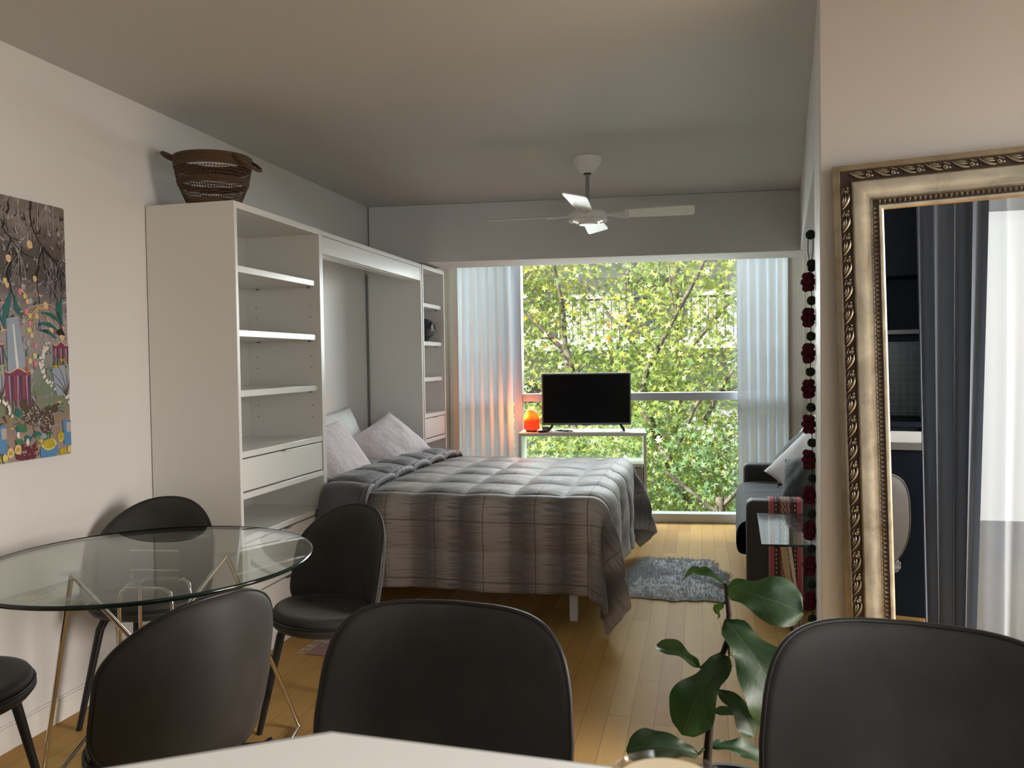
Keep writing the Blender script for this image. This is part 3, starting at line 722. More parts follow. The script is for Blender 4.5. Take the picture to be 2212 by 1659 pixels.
# ------------------------------------------------------------------ mirror
def mirror():
    WM, HM = 1.04, 1.90
    t = thing('mirror', 'large gilt framed mirror with carved border on the right wall', 'mirror')
    nrm = Vector((mk, -1, 0)).normalized(); ax = Vector((1, mk, 0)).normalized()
    base = Vector((.441, 2.628, .02))
    # local: x along wall, y toward room(-y local = out), z up
    rollm = Matrix.Rotation(math.radians(-1.43), 4, 'Y'); lean = Matrix.Rotation(0, 4, 'X')
    Mx = Matrix((ax, -nrm, Vector((0, 0, 1)))).transposed().to_4x4(); Mx.translation = base
    t.matrix_world = Mx @ lean @ rollm
    t2 = NT('gilt'); co = t2.coord(); n = t2.noise(t2.map(co, (3, 3, 3)), 3, 5, .6, 1); n2 = t2.noise(co, 90, 3)
    c = t2.ramp(n, [(.25, (.34, .29, .21)), (.5, (.47, .42, .32)), (.75, (.60, .55, .43))])
    GILT = t2.done(t2.bsdf(c, t2.math('MULTIPLY_ADD', n, .25, .27), .9, t2.bump(n2, .15, .003)))
    DARK = plain('antique_recess', (.085, .06, .05), .5, .5, var=.3, nscale=30)
    # profile: distance in from outer edge d, height out h
    prof = [(0, 0), (0, .030), (.012, .034), (.018, .040), (.020, .036), (.048, .034), (.051, .040), (.056, .044), (.070, .040), (.088, .028), (.100, .021), (.106, .022), (.108, .019), (.124, .019), (.126, .022), (.133, .020), (.139, .012)]
    def ring(d): return [(d, d), (WM - d, d), (WM - d, HM - d), (d, HM - d)]
    m = MB()
    P = [[(x, -h, z) for x, z in ring(d)] for d, h in prof]
    for i in range(len(prof) - 1):
        m.grid([P[i], P[i + 1]], closeu=True, mi=1 if i in (4, 12) else 0)
    MB().box(.02, WM - .02, -.004, 0, .02, HM - .02).build('backing_board', DARK, t, smooth=0)
    t3 = NT('mirror_glass'); MG = t3.done(t3.bsdf(t3.mix(t3.noise(t3.coord(), 2), (.86, .88, .88), (.88, .90, .90)), .0, 1))
    MB().box(.132, WM - .132, -.0115, -.006, .132, HM - .132).build('mirror_glass', MG, t, smooth=0)
    # carved scrolls on the outer band, small leaf tips on the inner band
    sc = m; rel = m
    def emit(d, s, L, edge):  # map band coords to frame edges
        if edge == 'l': return lambda a, b, h: (d + b, -h, s + a)
        if edge == 'r': return lambda a, b, h: (WM - d - b, -h, s + a)
        if edge == 't': return lambda a, b, h: (s + a, -h, HM - d - b)
        return lambda a, b, h: (s + a, -h, d + b)
    def scroll(f, hd):
        pts = []
        for i in range(15):
            q = i / 14; a = .004 + .050 * q; b = .006 * math.sin(q * PI) ** 1 - .004 + .010 * q ** 3; pts.append(f(a, b, hd + .004))
        sc.tube([f(.002 + .044 * (i / 9), -.009 + .019 * math.sin(i / 9 * PI * .55), hd + .0035) for i in range(10)], [.0012 + .0030 * math.sin(PI * i / 9) for i in range(10)], 6)
        sc.tube([f(.012 + .030 * (i / 7), -.010 + .010 * math.sin(i / 7 * PI * .6), hd + .003) for i in range(8)], [.001 + .0022 * math.sin(PI * i / 7) for i in range(8)], 6)
        sc.tube([f(.020 + .018 * (i / 6), -.011 + .005 * math.sin(i / 6 * PI * .6), hd + .003) for i in range(7)], [.0008 + .0016 * math.sin(PI * i / 6) for i in range(7)], 6)
        cx, cy = .053, .003
        sc.tube([f(cx + .0065 * (1 - i / 16) * math.cos(i * .75), cy + .0075 * (1 - i / 16) * math.sin(i * .75), hd + .004) for i in range(13)], .0016, 6)
        for k in range(4):
            sc.ball(f(.050 + .004 * k, -.009 + .0015 * k, hd + .003), .0022 + .0004 * (k % 2), n=6, m=4)
        sc.ball(f(.064, .006, hd + .003), .0036, n=8, m=5)
    for edge, L in (('l', HM), ('r', HM), ('t', WM), ('b', WM)):
        k = int((L - .08) / .068); st = (L - .068 * k) / 2
        for i in range(k): scroll(emit(.034, st + .068 * i, L, edge), .035)
        k = int((L - .24) / .0135); st = (L - .0135 * k) / 2
        for i in range(k):
            f = emit(.116, st + .0135 * i, L, edge)
            rel.add([f(.001, -.0065, .0195), f(.0115, -.0065, .0195), f(.00625, .0065, .0195), f(.00625, -.002, .0245)], [(0, 1, 3), (1, 2, 3), (2, 0, 3)])
    m.build('frame', [GILT, DARK], t, smooth=45)
mirror()

# ------------------------------------------------------------------ garland
t = thing('garland', 'pompom garland of dark red and green wool hanging on the wall end', 'garland', (.407, 3.225, 1.808))
GRN = plain('green_wool', (.012, .028, .016), .95, var=.3, nscale=40, bump=.8, bscale=160, bdist=.006)
REDW = plain('crimson_wool', (.085, .004, .018), .95, var=.3, nscale=40, bump=.8, bscale=160, bdist=.006)
def pom(m, c, r, sz=1, seed=0):
    m.ball(c, r, r, r * sz, 18, 12, bump=.25, seed=seed)
    rd = random.Random(seed)
    for k in range(60):
        d = Vector((rd.gauss(0, 1), rd.gauss(0, 1), rd.gauss(0, 1))).normalized()
        p = Vector(c) + Vector((d.x * r, d.y * r, d.z * r * sz)) * .95; m.ball(p, r * .17, n=5, m=3)
def P_(dz): return (.003 * math.sin(dz * 9), .0, -dz)
q = MB(); pom(q, (0, 0, 0), .017, seed=1); q.build('pompom', GRN, t, smooth=180)
m = MB(); m.tube([(-.009, 0, -.01), (-.010, 0, -.06), (-.004, 0, -.10)], .0016, 6); m.tube([(.009, 0, -.01), (.008, 0, -.06), (.002, 0, -.10)], .0016, 6); m.tube([P_(.10 + .02 * i) for i in range(68)], .0016, 6); m.build('cord', GRN, t, smooth=180)
q = MB(); pom(q, P_(.108), .016, seed=2); q.build('pompom', GRN, t, smooth=180)
z = .128; k = 0
q = MB(); pom(q, P_(.124), .0145, seed=4); q.build('pompom', GRN, t, smooth=180)
while z < 1.44:
    zz = z + .048; m = MB(); rd = random.Random(k)
    for a in range(5):
        for h in (-.022, 0, .022): q_ = .016 if h == 0 else .010; pom(m, (-.010 + q_ * math.cos(a * 1.256 + h * 60), q_ * math.sin(a * 1.256 + h * 60), -zz + h * (1 + .15 * math.sin(a * 3 + k))), .0125, seed=k * 20 + a)
    m.build('rosette', REDW, t, smooth=180)
    zz += .048 + .022; q = MB(); pom(q, P_(zz), .0165, seed=k + 9); q.build('pompom', GRN, t, smooth=180)
    z = zz + .016; k += 1

# ------------------------------------------------------------------ ceiling fan
t = thing('ceiling_fan', 'white four-blade ceiling fan hanging before the beam', 'ceiling fan', (-.623, 4.67, 0), math.radians(1))
FANW = plain('fan_white', (.84, .83, .80), .35, var=.02)
MB().lathe([(.0, 2.512), (.083, 2.512), (.082, 2.495), (.070, 2.470), (.040, 2.432), (.026, 2.424), (0, 2.424)], 40).build('canopy', FANW, t, smooth=40)
MB().tube([(0, 0, 2.43), (0, 0, 2.215)], .0105, 14).build('downrod', plain('rod_grey', (.30, .29, .28), .4, .3), t, smooth=60)
MB().lathe([(0, 2.428), (.024, 2.428), (.022, 2.418), (0, 2.418)], 24).build('canopy_ring', BLACKP, t)
MB().lathe([(0, 2.222), (.05, 2.220), (.098, 2.205), (.108, 2.196), (.109, 2.188)], 48).build('motor_top', FANW, t, smooth=40)
m = MB().lathe([(.109, 2.190), (.112, 2.180), (.104, 2.160), (.085, 2.150), (.055, 2.143), (.05, 2.130), (0, 2.127)], 48)
for k in range(16):
    a = 2 * PI * k / 16; m.ball((.100 * math.cos(a), .100 * math.sin(a), 2.155), .014, .014, .010, 8, 5)
m.build('motor_housing', FANW, t, smooth=40)
for k in range(4):
    a = k * PI / 2; c, s = math.cos(a), math.sin(a); pt = math.radians(13)
    def RT(r, w, z=0): # r along blade, w across, pitched
        y = w * math.cos(pt); zz = 2.188 - w * math.sin(pt) * -1 * (-1) + z
        zz = 2.185 + (-w) * math.sin(pt) * 1 + z
        return (r * c - y * s, r * s + y * c, zz)
    ol = [(.205, -.045), (.215, -.052), (.55, -.066), (.592, -.062), (.600, -.050), (.600, .050), (.592, .062), (.55, .066), (.215, .052), (.205, .045)]
    m = MB(); n = len(ol); m.add([RT(r, w, .003) for r, w in ol] + [RT(r, w, -.003) for r, w in ol], [tuple(range(n)), tuple(range(n, 2 * n))[::-1]] + [(i, n + i, n + (i + 1) % n, (i + 1) % n) for i in range(n)])
    b = m.build('blade', FANW, t, smooth=20)
    m = MB(); 
    for w0, w1 in ((0, -.034), (0, .034), (0, 0)): m.tube([RT(.10, w0 * .3, -.002), RT(.15, w1 * .5, -.004), RT(.19, w1, -.006), RT(.235, w1, -.006)], .0055, 8)
    for w1 in (-.034, .034): m.ball(RT(.225, w1, -.009), .008, .008, .006, 8, 5)
    m.build('blade_bracket', FANW, b, smooth=60)

# ------------------------------------------------------------------ TV bench, TV, lamp, small things
bench = thing('tv_bench', 'white open television bench standing before the window', 'tv bench', (-1.405, 6.235, 0), WA)
LN = 1.0; DP = .38
B('top_board', WHITE, bench, 0, LN, 0, DP, .757, .782); B('side_panel', WHITE, bench, 0, .022, 0, DP, 0, .757); B('side_panel', WHITE, bench, LN - .022, LN, 0, DP, 0, .757)
B('shelf', WHITEG, bench, .022, LN - .022, 0, DP, .515, .540); B('bottom_board', WHITE, bench, .022, LN - .022, .01, DP, .04, .06)
MB().box(.024, LN - .024, DP - .03, DP - .025, .541, .60).build('back_rail', ACRYL, bench)
for x0, x1 in ((.026, .497), (.503, LN - .026)):
    d = MB().box(x0, x1, .003, .02, .07, .505).build('drawer', GREYLAM, bench, bevel=.002)
    MB().box((x0 + x1) / 2 - .04, (x0 + x1) / 2 + .04, -.004, .004, .5, .506).build('handle', STEEL, d)
MB().box(.03, LN - .03, DP - .015, DP - .005, .06, .515).build('back_panel', WHITE, bench)
def bw(u, v, z=.7825): p = Vector((-1.405, 6.235, 0)) + EX * u + EY * v; return (p.x, p.y, z)
tv = thing('television', 'small flat television with a dark screen on the white bench', 'television', bw(.53, .19), WA)
TW = .715; TH = .418
m = MB().box(-TW / 2, TW / 2, -.015, .02, .048, .048 + TH); m.build('tv_case', GREYP, tv, bevel=.004)
MB().box(-TW / 2 + .012, TW / 2 - .012, -.0165, -.0145, .067, .048 + TH - .012).build('screen', plain('tv_screen', (.0012, .0012, .0016), .22, var=.05, Specular_IOR_Level=.25), tv, smooth=0)
MB().box(-.03, .03, -.017, -.010, .043, .050).build('badge', GREYP, tv, bevel=.002)
MB().box(-TW / 2 + .1, TW / 2 - .1, .02, .05, .10, .33).build('back_box', BLACKP, tv, bevel=.01)
for sx in (-1, 1):
    m = MB()
    for dy in (-.085, .085): m.beam((sx * .265, .005, .06), (sx * (.30), dy, .006), .016, .012)
    m.build('stand_leg', BLACKP, tv, bevel=.002)
lamp = thing('salt_lamp', 'glowing orange salt crystal lamp on the left end of the bench', 'lamp', bw(.090, .15))
t_ = NT('salt_crystal'); cc = t_.coord(); nn = t_.noise(cc, 16, 4, .6); sp = t_.n('ShaderNodeSeparateXYZ'); t_.l(cc, sp.inputs[0])
g = t_.math('ADD', t_.math('DIVIDE', sp.outputs[2], .2), t_.math('MULTIPLY', t_.math('SUBTRACT', nn, .5), .45))
cl = t_.ramp(g, [(0, (1, .055, .012)), (.42, (1, .045, .008)), (.55, (1, .22, .01)), (.68, (1, .30, .012)), (.85, (1, .16, .025)), (1, (.95, .16, .05))])
q = t_.n('ShaderNodeBsdfPrincipled'); t_.l(cl, q.inputs['Base Color']); t_.l(cl, q.inputs['Emission Color']); q.inputs['Emission Strength'].default_value = .75; q.inputs['Roughness'].default_value = .5
t_.l(t_.bump(nn, .5, .01), q.inputs['Normal']); SALT = t_.done(q.outputs[0])
m = MB(); n_ = 20
P = []
for i in range(15):
    f = i / 14; z = .014 + .165 * f; r = .068 * (1 - .12 * f) * math.sqrt(max(0, 1 - max(0, (f - .45) / .55) ** 2.4)) * (.86 + .14 * min(1, f * 6))
    P.append([((r + .006 * noise.noise(Vector((math.cos(a) * 2, math.sin(a) * 2, f * 5)))) * math.cos(a) , (r) * math.sin(a) * .85, z + .006 * noise.noise(Vector((math.cos(a), math.sin(a), f * 3 + 4)))) for a in [2 * PI * k / n_ for k in range(n_)]])
m.grid(P, closeu=True); m.add(P[-1], [tuple(range(n_))]); m.add(P[0], [tuple(range(n_))[::-1]])
m.build('crystal', SALT, lamp, smooth=50)
MB().lathe([(0, 0), (.045, 0), (.046, .014), (0, .016)], 28).build('lamp_base', plain('dark_wood', (.035, .015, .01), .5, var=.3), lamp)
t = thing('media_box', 'small black box on the bench between lamp and television', 'box', bw(.200, .20), WA); B('box_case', BLACKP, t, -.026, .026, -.026, .026, 0, .036, .003); B('box_front', GREYP, t, -.02, .02, -.0275, -.0262, .008, .028, .0005)
t = thing('remote_control', 'black remote lying on the bench beside the salt lamp', 'remote', bw(.185, .065), WA + .5); B('remote_body', BLACKP, t, -.035, .035, -.02, .02, 0, .016, .005); B('button_pad', GREYP, t, -.025, .02, -.012, .012, .016, .0175, .0005)
pts = []
for i in range(60):
    s = i / 59; pts.append(bw(.29 + .12 * s + .045 * math.sin(s * 19), .10 + .04 * math.cos(s * 23), .7875 + .008 * (1 + math.sin(s * 15)) * .5))
tag(MB().tube(pts, .003, 6).build('power_cord', BLACKP, smooth=180), 'tangled black cord on the bench under the television', 'cord')

# ------------------------------------------------------------------ sofa, cushions, runner
SR = -math.atan(.041); sofa = thing('sofa', 'dark grey sofa bed under the right window curtain', 'sofa', (.232, 4.48, 0), SR)
SF = plain('slate_fabric', (.034, .045, .049), .85, var=.12, nscale=20, bump=.4, bscale=260, bdist=.003, Sheen_Weight=.15)
SFD = plain('slate_leather', (.040, .042, .044), .6, var=.12, nscale=10, bump=.2, bscale=200, bdist=.003, Sheen_Weight=.2)
for y0 in (0, 1.56): MB().box(0, .86, y0, y0 + .14, .055, .588).build('arm', SFD, sofa, bevel=.035, seg=4)
sq = thing  # alias
P = []; ny, npf = 40, 26
prof = [(.12, .262), (-.02, .262), (-.042, .275), (-.054, .315), (-.052, .40), (-.025, .445), (.03, .462), (.12, .466), (.25, .462), (.40, .458), (.69, .452), (.70, .40)]
for x, z in prof:
    row = []
    for j in range(ny + 1):
        y = .142 + 1.416 * j / ny; wv = .006 * noise.noise(Vector((x * 4, y * 9, 1))) + .004 * noise.noise(Vector((x * 9, y * 26, 5)))
        row.append((x, y, z + (wv * 1.6 if x > 0 else 0)))
    P.append(row)
MB().grid(P).build('seat_cushion', SF, sofa, smooth=180, sub=1)
MB().box(.70, .86, .142, 1.558, .30, .80).build('backrest', SF, sofa, bevel=.05, seg=4)
MB().box(.02, .84, .15, 1.55, .09, .30).build('sofa_base', SFD, sofa, bevel=.01)
for x in (.05, .78):
    for y in (.05, 1.62): MB().tube([(x, y, 0), (x, y, .06)], .02, 12).build('leg', BLACKM, sofa)
CW = plain('white_cotton', (.66, .645, .65), .8, var=.03, nscale=5, bump=.2, bscale=20, bdist=.01)
CG = plain('slate_cushion', (.052, .070, .078), .85, var=.2, nscale=8, bump=.6, bscale=9, bdist=.03, Sheen_Weight=.2)
pillow('cushion', 'large white cushion leaning on the sofa behind the grey one', 'cushion', (.655, 5.10, .735), rot_from((.75, .1, .62), (-.60, -.50, .62)), (.50, .50, .12), CW, 5)
pillow('cushion', 'slate grey cushion in front on the sofa seat', 'cushion', (.62, 4.80, .665), rot_from((.72, -.50, .22), (-.62, -.58, .52)), (.42, .34, .16), CG, 6)
pillow('cushion', 'slate grey cushion half hidden behind the white one', 'cushion', (.63, 5.47, .745), rot_from((.62, -.25, .60), (-.72, -.20, .66)), (.44, .42, .14), CG, 7)
pillow('cushion', 'white cushion at the back of the sofa, only its top showing', 'cushion', (.74, 5.80, .815), rot_from((.6, -.3, .6), (-.8, -.1, .55)), (.46, .46, .12), CW, 8)
def runner():
    t = NT('woven_runner'); uv = t.n('ShaderNodeUVMap').outputs[0]; sp = t.n('ShaderNodeSeparateXYZ'); t.l(uv, sp.inputs[0]); u = sp.outputs[0]; v = sp.outputs[1]
    a = t.math('ABSOLUTE', t.math('SUBTRACT', u, .5))
    base = t.ramp(a, [(0, (.50, .42, .33)), (.135, (.12, .05, .045)), (.23, (.07, .035, .035)), (.30, (.05, .03, .03)), (.335, (.55, .12, .15)), (.46, (.60, .26, .27)), (.485, (.75, .68, .60))], 'CONSTANT')
    fv = t.math('FRACT', t.math('MULTIPLY', v, 11)); fz = t.math('ABSOLUTE', t.math('SUBTRACT', fv, .5))
    di = t.math('FRACT', t.math('MULTIPLY', t.math('ADD', fz, t.math('MULTIPLY', a, 4.0)), 3.0))
    pat = t.math('MULTIPLY', t.math('GREATER_THAN', di, .5), t.math('LESS_THAN', a, .13)); c = t.mix(pat, base, (.22, .06, .06))
    tick = t.math('MULTIPLY', t.math('GREATER_THAN', t.math('FRACT', t.math('MULTIPLY', v, 42)), .5), t.math('MULTIPLY', t.math('GREATER_THAN', a, .262), t.math('LESS_THAN', a, .30)))
    c = t.mix(tick, c, (.55, .48, .42))
    th = t.noise(t.map(uv, (200, 400, 1)), 1, 2)
    RM = t.done(t.bsdf(c, .9, 0, t.bump(th, .4, .003)))
    r = thing('runner', 'pink and brown woven runner with fringe over the sofa arm', 'textile', (.232, 4.48, 0), SR)
    path = [(.145, .30), (.147, .45), (.146, .55), (.140, .585), (.120, .594), (.07, .594), (.02, .594), (0 - .002, .585), (-.006, .55), (-.008, .4), (-.010, .25), (-.012, .07)]
    x0, x1 = .115, .285; P = []; UV = []; L = 0; pv = path[0]
    for y, z in path:
        L += math.hypot(y - pv[0], z - pv[1]); pv = (y, z)
        for j in range(13):
            u = j / 12; 
        P.append([(x0 + (x1 - x0) * j / 12, y - .002 * math.sin(j * 1.1 + z * 9) * (1 if z < .5 else 0), z) for j in range(13)]); UV += [(j / 12, L) for j in range(13)]
    m = MB().grid(P); m.uv = UV; m.build('runner_cloth', RM, r, smooth=60, solid=.004)
    m = MB()
    for j in range(34):
        x = x0 + (x1 - x0) * (j + .5) / 34; a = random.uniform(-.02, .02); m.tube([(x, -.013, .072), (x + a * .5, -.018 - abs(a), .04), (x + a, -.03 - random.random() * .03, .006)], [.0022, .002, .0012], 5)
    m.build('fringe', plain('fringe_yarn', (.16, .06, .065), .9, var=.6, nscale=60), r, smooth=0)
runner()

# side table
t = thing('side_table', 'small glass side table on a slanted chrome slab in front of the sofa', 'side table', (0, 0, 0))
pl = [(.250, 3.58), (.56, 3.60), (.60, 4.32), (.278, 4.30)]
MB().prism(pl, .548, .556).build('tabletop', GLASST, t, smooth=0)
m = MB()
for i in range(4):
    a, b = pl[i], pl[(i + 1) % 4]; m.beam((*a, .552), (*b, .552), .003, .0095)
m.build('tabletop_edge', GEDGE, t, smooth=0)
SLABM = plain('slab_floor_reflection', (.70, .64, .56), .3, .6, var=.03)  # beige floor reflection painted into the chrome slab's colour
MB().beam((.340, 3.62, .546), (.448, 4.13, .012), .012, .026, up=(1, -.15, 0)).build('slab_leg', SLABM, t, bevel=.002)
MB().beam((.364, 3.60, .546), (.474, 4.15, .012), .010, .014, up=(1, -.15, 0)).build('slab_leg', WHITEG, t, bevel=.002)  # white finish paints the pale wall's reflection on the chrome
MB().beam((.42, 4.13, .008), (.70, 4.15, .008), .22, .014).build('foot_plate', CHROME, t, bevel=.002)

# ------------------------------------------------------------------ rugs
def sheepskin():
    cx, cy = -.16, 5.02
    def rad(a):   # polar outline with legs and tail lobes
        c, s = math.cos(a), math.sin(a); r = 1 / math.sqrt((c / .30) ** 2 + (s / .46) ** 2)
        for aa, am, wd in ((math.radians(62), .10, .20), (math.radians(-55), .12, .22), (math.radians(20), .03, .25), (math.radians(118), .1, .2), (math.radians(-122), .1, .2), (math.radians(-20), .03, .2)):
            d = math.atan2(math.sin(a - aa), math.cos(a - aa)); r += am * math.exp(-(d / wd) ** 2)
        d = math.atan2(math.sin(a - math.radians(38)), math.cos(a - math.radians(38))); r -= .06 * math.exp(-(d / .1) ** 2)
        d = math.atan2(math.sin(a + math.radians(34)), math.cos(a + math.radians(34))); r -= .07 * math.exp(-(d / .1) ** 2)
        return r + .010 * math.sin(a * 23)
    t = NT('sheepskin_wool'); n = t.noise(t.coord(), 26, 4, .6); c = t.ramp(n, [(.3, (.46, .48, .50)), (.55, (.58, .60, .62)), (.75, (.68, .70, .72))])
    W = t.done(t.bsdf(c, .95, 0, None, Sheen_Weight=.4))
    m = MB(); na, nr = 140, 26; P = []
    for i in range(nr + 1):
        k = i / nr; P.append([(cx + k * rad(2 * PI * j / na) * math.cos(2 * PI * j / na), cy + k * rad(2 * PI * j / na) * math.sin(2 * PI * j / na), .004 + (.034 * (1 - k ** 7) + .012 * noise.noise(Vector((k * rad(2 * PI * j / na) * math.cos(2 * PI * j / na) * 16, k * rad(2 * PI * j / na) * math.sin(2 * PI * j / na) * 16, 0))) * (1 - k ** 4))) for j in range(na)])
    m.grid(P, closeu=True)
    # wool tufts
    for q in range(4500):
        a = random.random() * 2 * PI; k = math.sqrt(random.random()) * 1.0; r = rad(a) * k; x, y = cx + r * math.cos(a), cy + r * math.sin(a); z = .030 * (1 - k ** 7) + .004
        d = Vector((random.gauss(0, .35) + .8 * k ** 3 * math.cos(a), random.gauss(0, .35) + .8 * k ** 3 * math.sin(a), .55)).normalized() * random.uniform(.018, .032); o = d.orthogonal().normalized() * .0032
        p = Vector((x, y, z)); m.add([p - o, p + o, p + d], [(0, 1, 2)])
    o = m.build('sheepskin_rug', W, smooth=180, fix=False); tag(o, 'grey-white sheepskin rug on the floor beside the bed', 'rug')
sheepskin()
t = NT('faded_kilim'); cc = t.coord(); v = t.n('ShaderNodeTexVoronoi', distance='MANHATTAN'); t.l(cc, v.inputs[0]); v.inputs['Scale'].default_value = 14
c = t.ramp(v.outputs[0], [(.2, (.48, .36, .33)), (.4, (.55, .49, .44)), (.6, (.36, .22, .24))]); KIL = t.done(t.bsdf(c, .95, 0, t.bump(t.noise(cc, 300, 2), .4, .003)))
t = thing('kilim_rug', 'small faded fringed rug beside the shelf tower under the chairs', 'rug', (-1.80, 3.42, 0), math.radians(-4))
MB().box(0, .62, 0, .36, .001, .008).build('rug_cloth', KIL, t, bevel=.002)
m = MB()
for k in range(40): y = .36 * (k + .5) / 40; a = random.uniform(-.01, .01); m.tube([(0, y, .005), (-.03, y + a, .004), (-.055, y + a * 2, .003)], .0016, 4)
m.build('fringe', plain('rug_fringe', (.60, .55, .48), .9), t, smooth=0)

# ------------------------------------------------------------------ fiddle-leaf fig
def fig():
    t = thing('fiddle_leaf_fig', 'fiddle-leaf fig with dark glossy leaves between counter and mirror', 'plant', (.06, 1.88, 0))
    O = Vector((.06, 1.88, 0))
    m = NT('fig_leaf'); uv = m.n('ShaderNodeUVMap').outputs[0]; sp = m.n('ShaderNodeSeparateXYZ'); m.l(uv, sp.inputs[0]); u = sp.outputs[0]; v = sp.outputs[1]
    a = m.math('ABSOLUTE', u); mid = m.math('LESS_THAN', a, .022)
    f = m.math('ABSOLUTE', m.math('SUBTRACT', m.math('FRACT', m.math('MULTIPLY', m.math('SUBTRACT', v, m.math('MULTIPLY', a, .33)), 6.0)), .5)); lat = m.math('GREATER_THAN', f, .47)
    n = m.noise(m.coord(), 22, 3); c = m.mix(n, (.010, .034, .014), (.022, .066, .022)); c = m.mix(m.math('MULTIPLY', m.math('MAXIMUM', mid, m.math('MULTIPLY', lat, .6)), .55), c, (.11, .17, .07))
    nm = m.bump(m.math('SUBTRACT', n, m.math('MULTIPLY', m.math('MAXIMUM', mid, lat), .6)), .35, .006)
    pr = m.n('ShaderNodeBsdfPrincipled'); m.l(c, pr.inputs['Base Color']); pr.inputs['Roughness'].default_value = .46; m.l(nm, pr.inputs['Normal'])
    tr = m.n('ShaderNodeBsdfTranslucent'); tr.inputs[0].default_value = (.05, .12, .015, 1); mx = m.n('ShaderNodeMixShader'); mx.inputs[0].default_value = .22; m.l(pr.outputs[0], mx.inputs[1]); m.l(tr.outputs[0], mx.inputs[2])
    LEAF = m.done(mx.outputs[0])
    BARK = plain('fig_bark', (.022, .014, .010), .8, var=.4, nscale=30, bump=.4, bscale=90)
    POT = plain('black_pot', (.012, .012, .013), .5, var=.1)
    MB().lathe([(0, 0), (.095, 0), (.105, .01), (.135, .33), (.142, .335), (.142, .36), (.130, .36), (.124, .31), (0, .305)], 44).build('pot', POT, t, smooth=40)
    MB().lathe([(0, .300), (.123, .303), (.10, .316), (0, .322)], 30).build('soil', plain('soil', (.03, .02, .014), .95, var=.5, nscale=40, bump=1, bscale=60, bdist=.02), t, smooth=60)
    L = lambda p: Vector(p) - O
    stem = [(.03, 1.86, .30), (.008, 1.855, .44), (.016, 1.85, .55), (.033, 1.85, .655), (.054, 1.85, .72), (.058, 1.85, .78), (.052, 1.85, .85)]
    MB().tube([L(p) for p in stem], [.011, .010, .0085, .0075, .0065, .006, .0045], 10).build('stem', BARK, t, smooth=60)
    def leaf(base, tip, wid, up, bend=.1, fold=.25, wave=.010, pet=None, seed=0):
        b, e = L(base), L(tip); d = e - b; ln = d.length; d = d.normalized(); n = Vector(up); n = (n - d * n.dot(d)).normalized(); s = d.cross(n); P = []; UV = []; nv, nu = 22, 12
        for i in range(nv + 1):
            v_ = i / nv
            w = wid * (.34 + .66 * min(1, v_ / .75) ** 1.2) * min(1, v_ / .10) ** .6 * math.sqrt(max(0, 1 - max(0, (v_ - .62) / .38) ** 2.6)) if v_ < 1 else .002
            w *= 1 - .10 * math.exp(-((v_ - .33) / .12) ** 2); c_ = b + d * ln * v_ + n * ln * bend * math.sin(v_ * PI) - n * ln * .10 * v_ ** 3; row = []
            for j in range(nu + 1):
                u_ = -1 + 2 * j / nu; q = c_ + s * u_ * w + n * (fold * abs(u_) * w + wave * math.sin(v_ * 13 + u_ * 2 + seed) * abs(u_) ** 2); row.append(q); UV.append((u_, v_))
            P.append(row)
        g = MB().grid(P); g.uv = UV; o = g.build('leaf', LEAF, t, smooth=180, fix=False)
        if pet:
            MB().tube([L(pet), (L(pet) + b) / 2 + Vector((0, 0, .006)), b], [.004, .0035, .003], 7).build('petiole', plain('petiole_%d' % seed, (.05, .07, .02), .6), o, smooth=60)
    leaf((.050, 1.85, .845), (-.046, 1.90, .846), .020, (0, -.45, 1), .22, .5, .004, (.052, 1.85, .83), 1)
    leaf((.052, 1.85, .838), (.205, 1.79, .815), .056, (-.15, -.85, .5), .12, .16, .010, (.055, 1.85, .79), 2)
    leaf((.050, 1.845, .768), (.178, 1.79, .585), .082, (.40, -.80, .30), .10, .10, .010, (.057, 1.85, .76), 3)
    leaf((.058, 1.84, .690), (-.050, 1.76, .545), .058, (-.40, -.80, .35), .12, .18, .010, (.056, 1.85, .73), 4)
    leaf((-.005, 1.89, .640), (-.108, 1.95, .672), .026, (.1, -.6, .8), .10, .4, .004, (.045, 1.86, .69), 5)
    leaf((.030, 1.84, .615), (.112, 1.80, .535), .034, (.5, -.7, .4), .14, .2, .006, (.020, 1.85, .60), 6)
    leaf((-.01, 1.84, .462), (-.165, 1.80, .485), .042, (-.1, -.65, .75), .12, .2, .006, (.010, 1.853, .47), 7)
    leaf((.022, 1.86, .555), (.145, 1.90, .520), .024, (0, -.5, .85), .06, .4, .004, (.013, 1.852, .53), 8)
    leaf((.015, 1.86, .475), (.135, 1.90, .440), .030, (0, -.5, .85), .10, .3, .005, (.008, 1.856, .45), 9)
    leaf((.060, 1.86, .690), (.150, 1.88, .560), .032, (.7, -.2, .6), .05, .3, .005, (.056, 1.85, .73), 10)
    leaf((.010, 1.87, .56), (.035, 1.90, .62), .016, (-.6, -.6, .2), .05, .3, .003, (.018, 1.85, .56), 11)
    leaf((.045, 1.86, .80), (.030, 1.89, .765), .018, (-.6, -.6, .2), .05, .3, .003, (.055, 1.85, .80), 12)
fig()

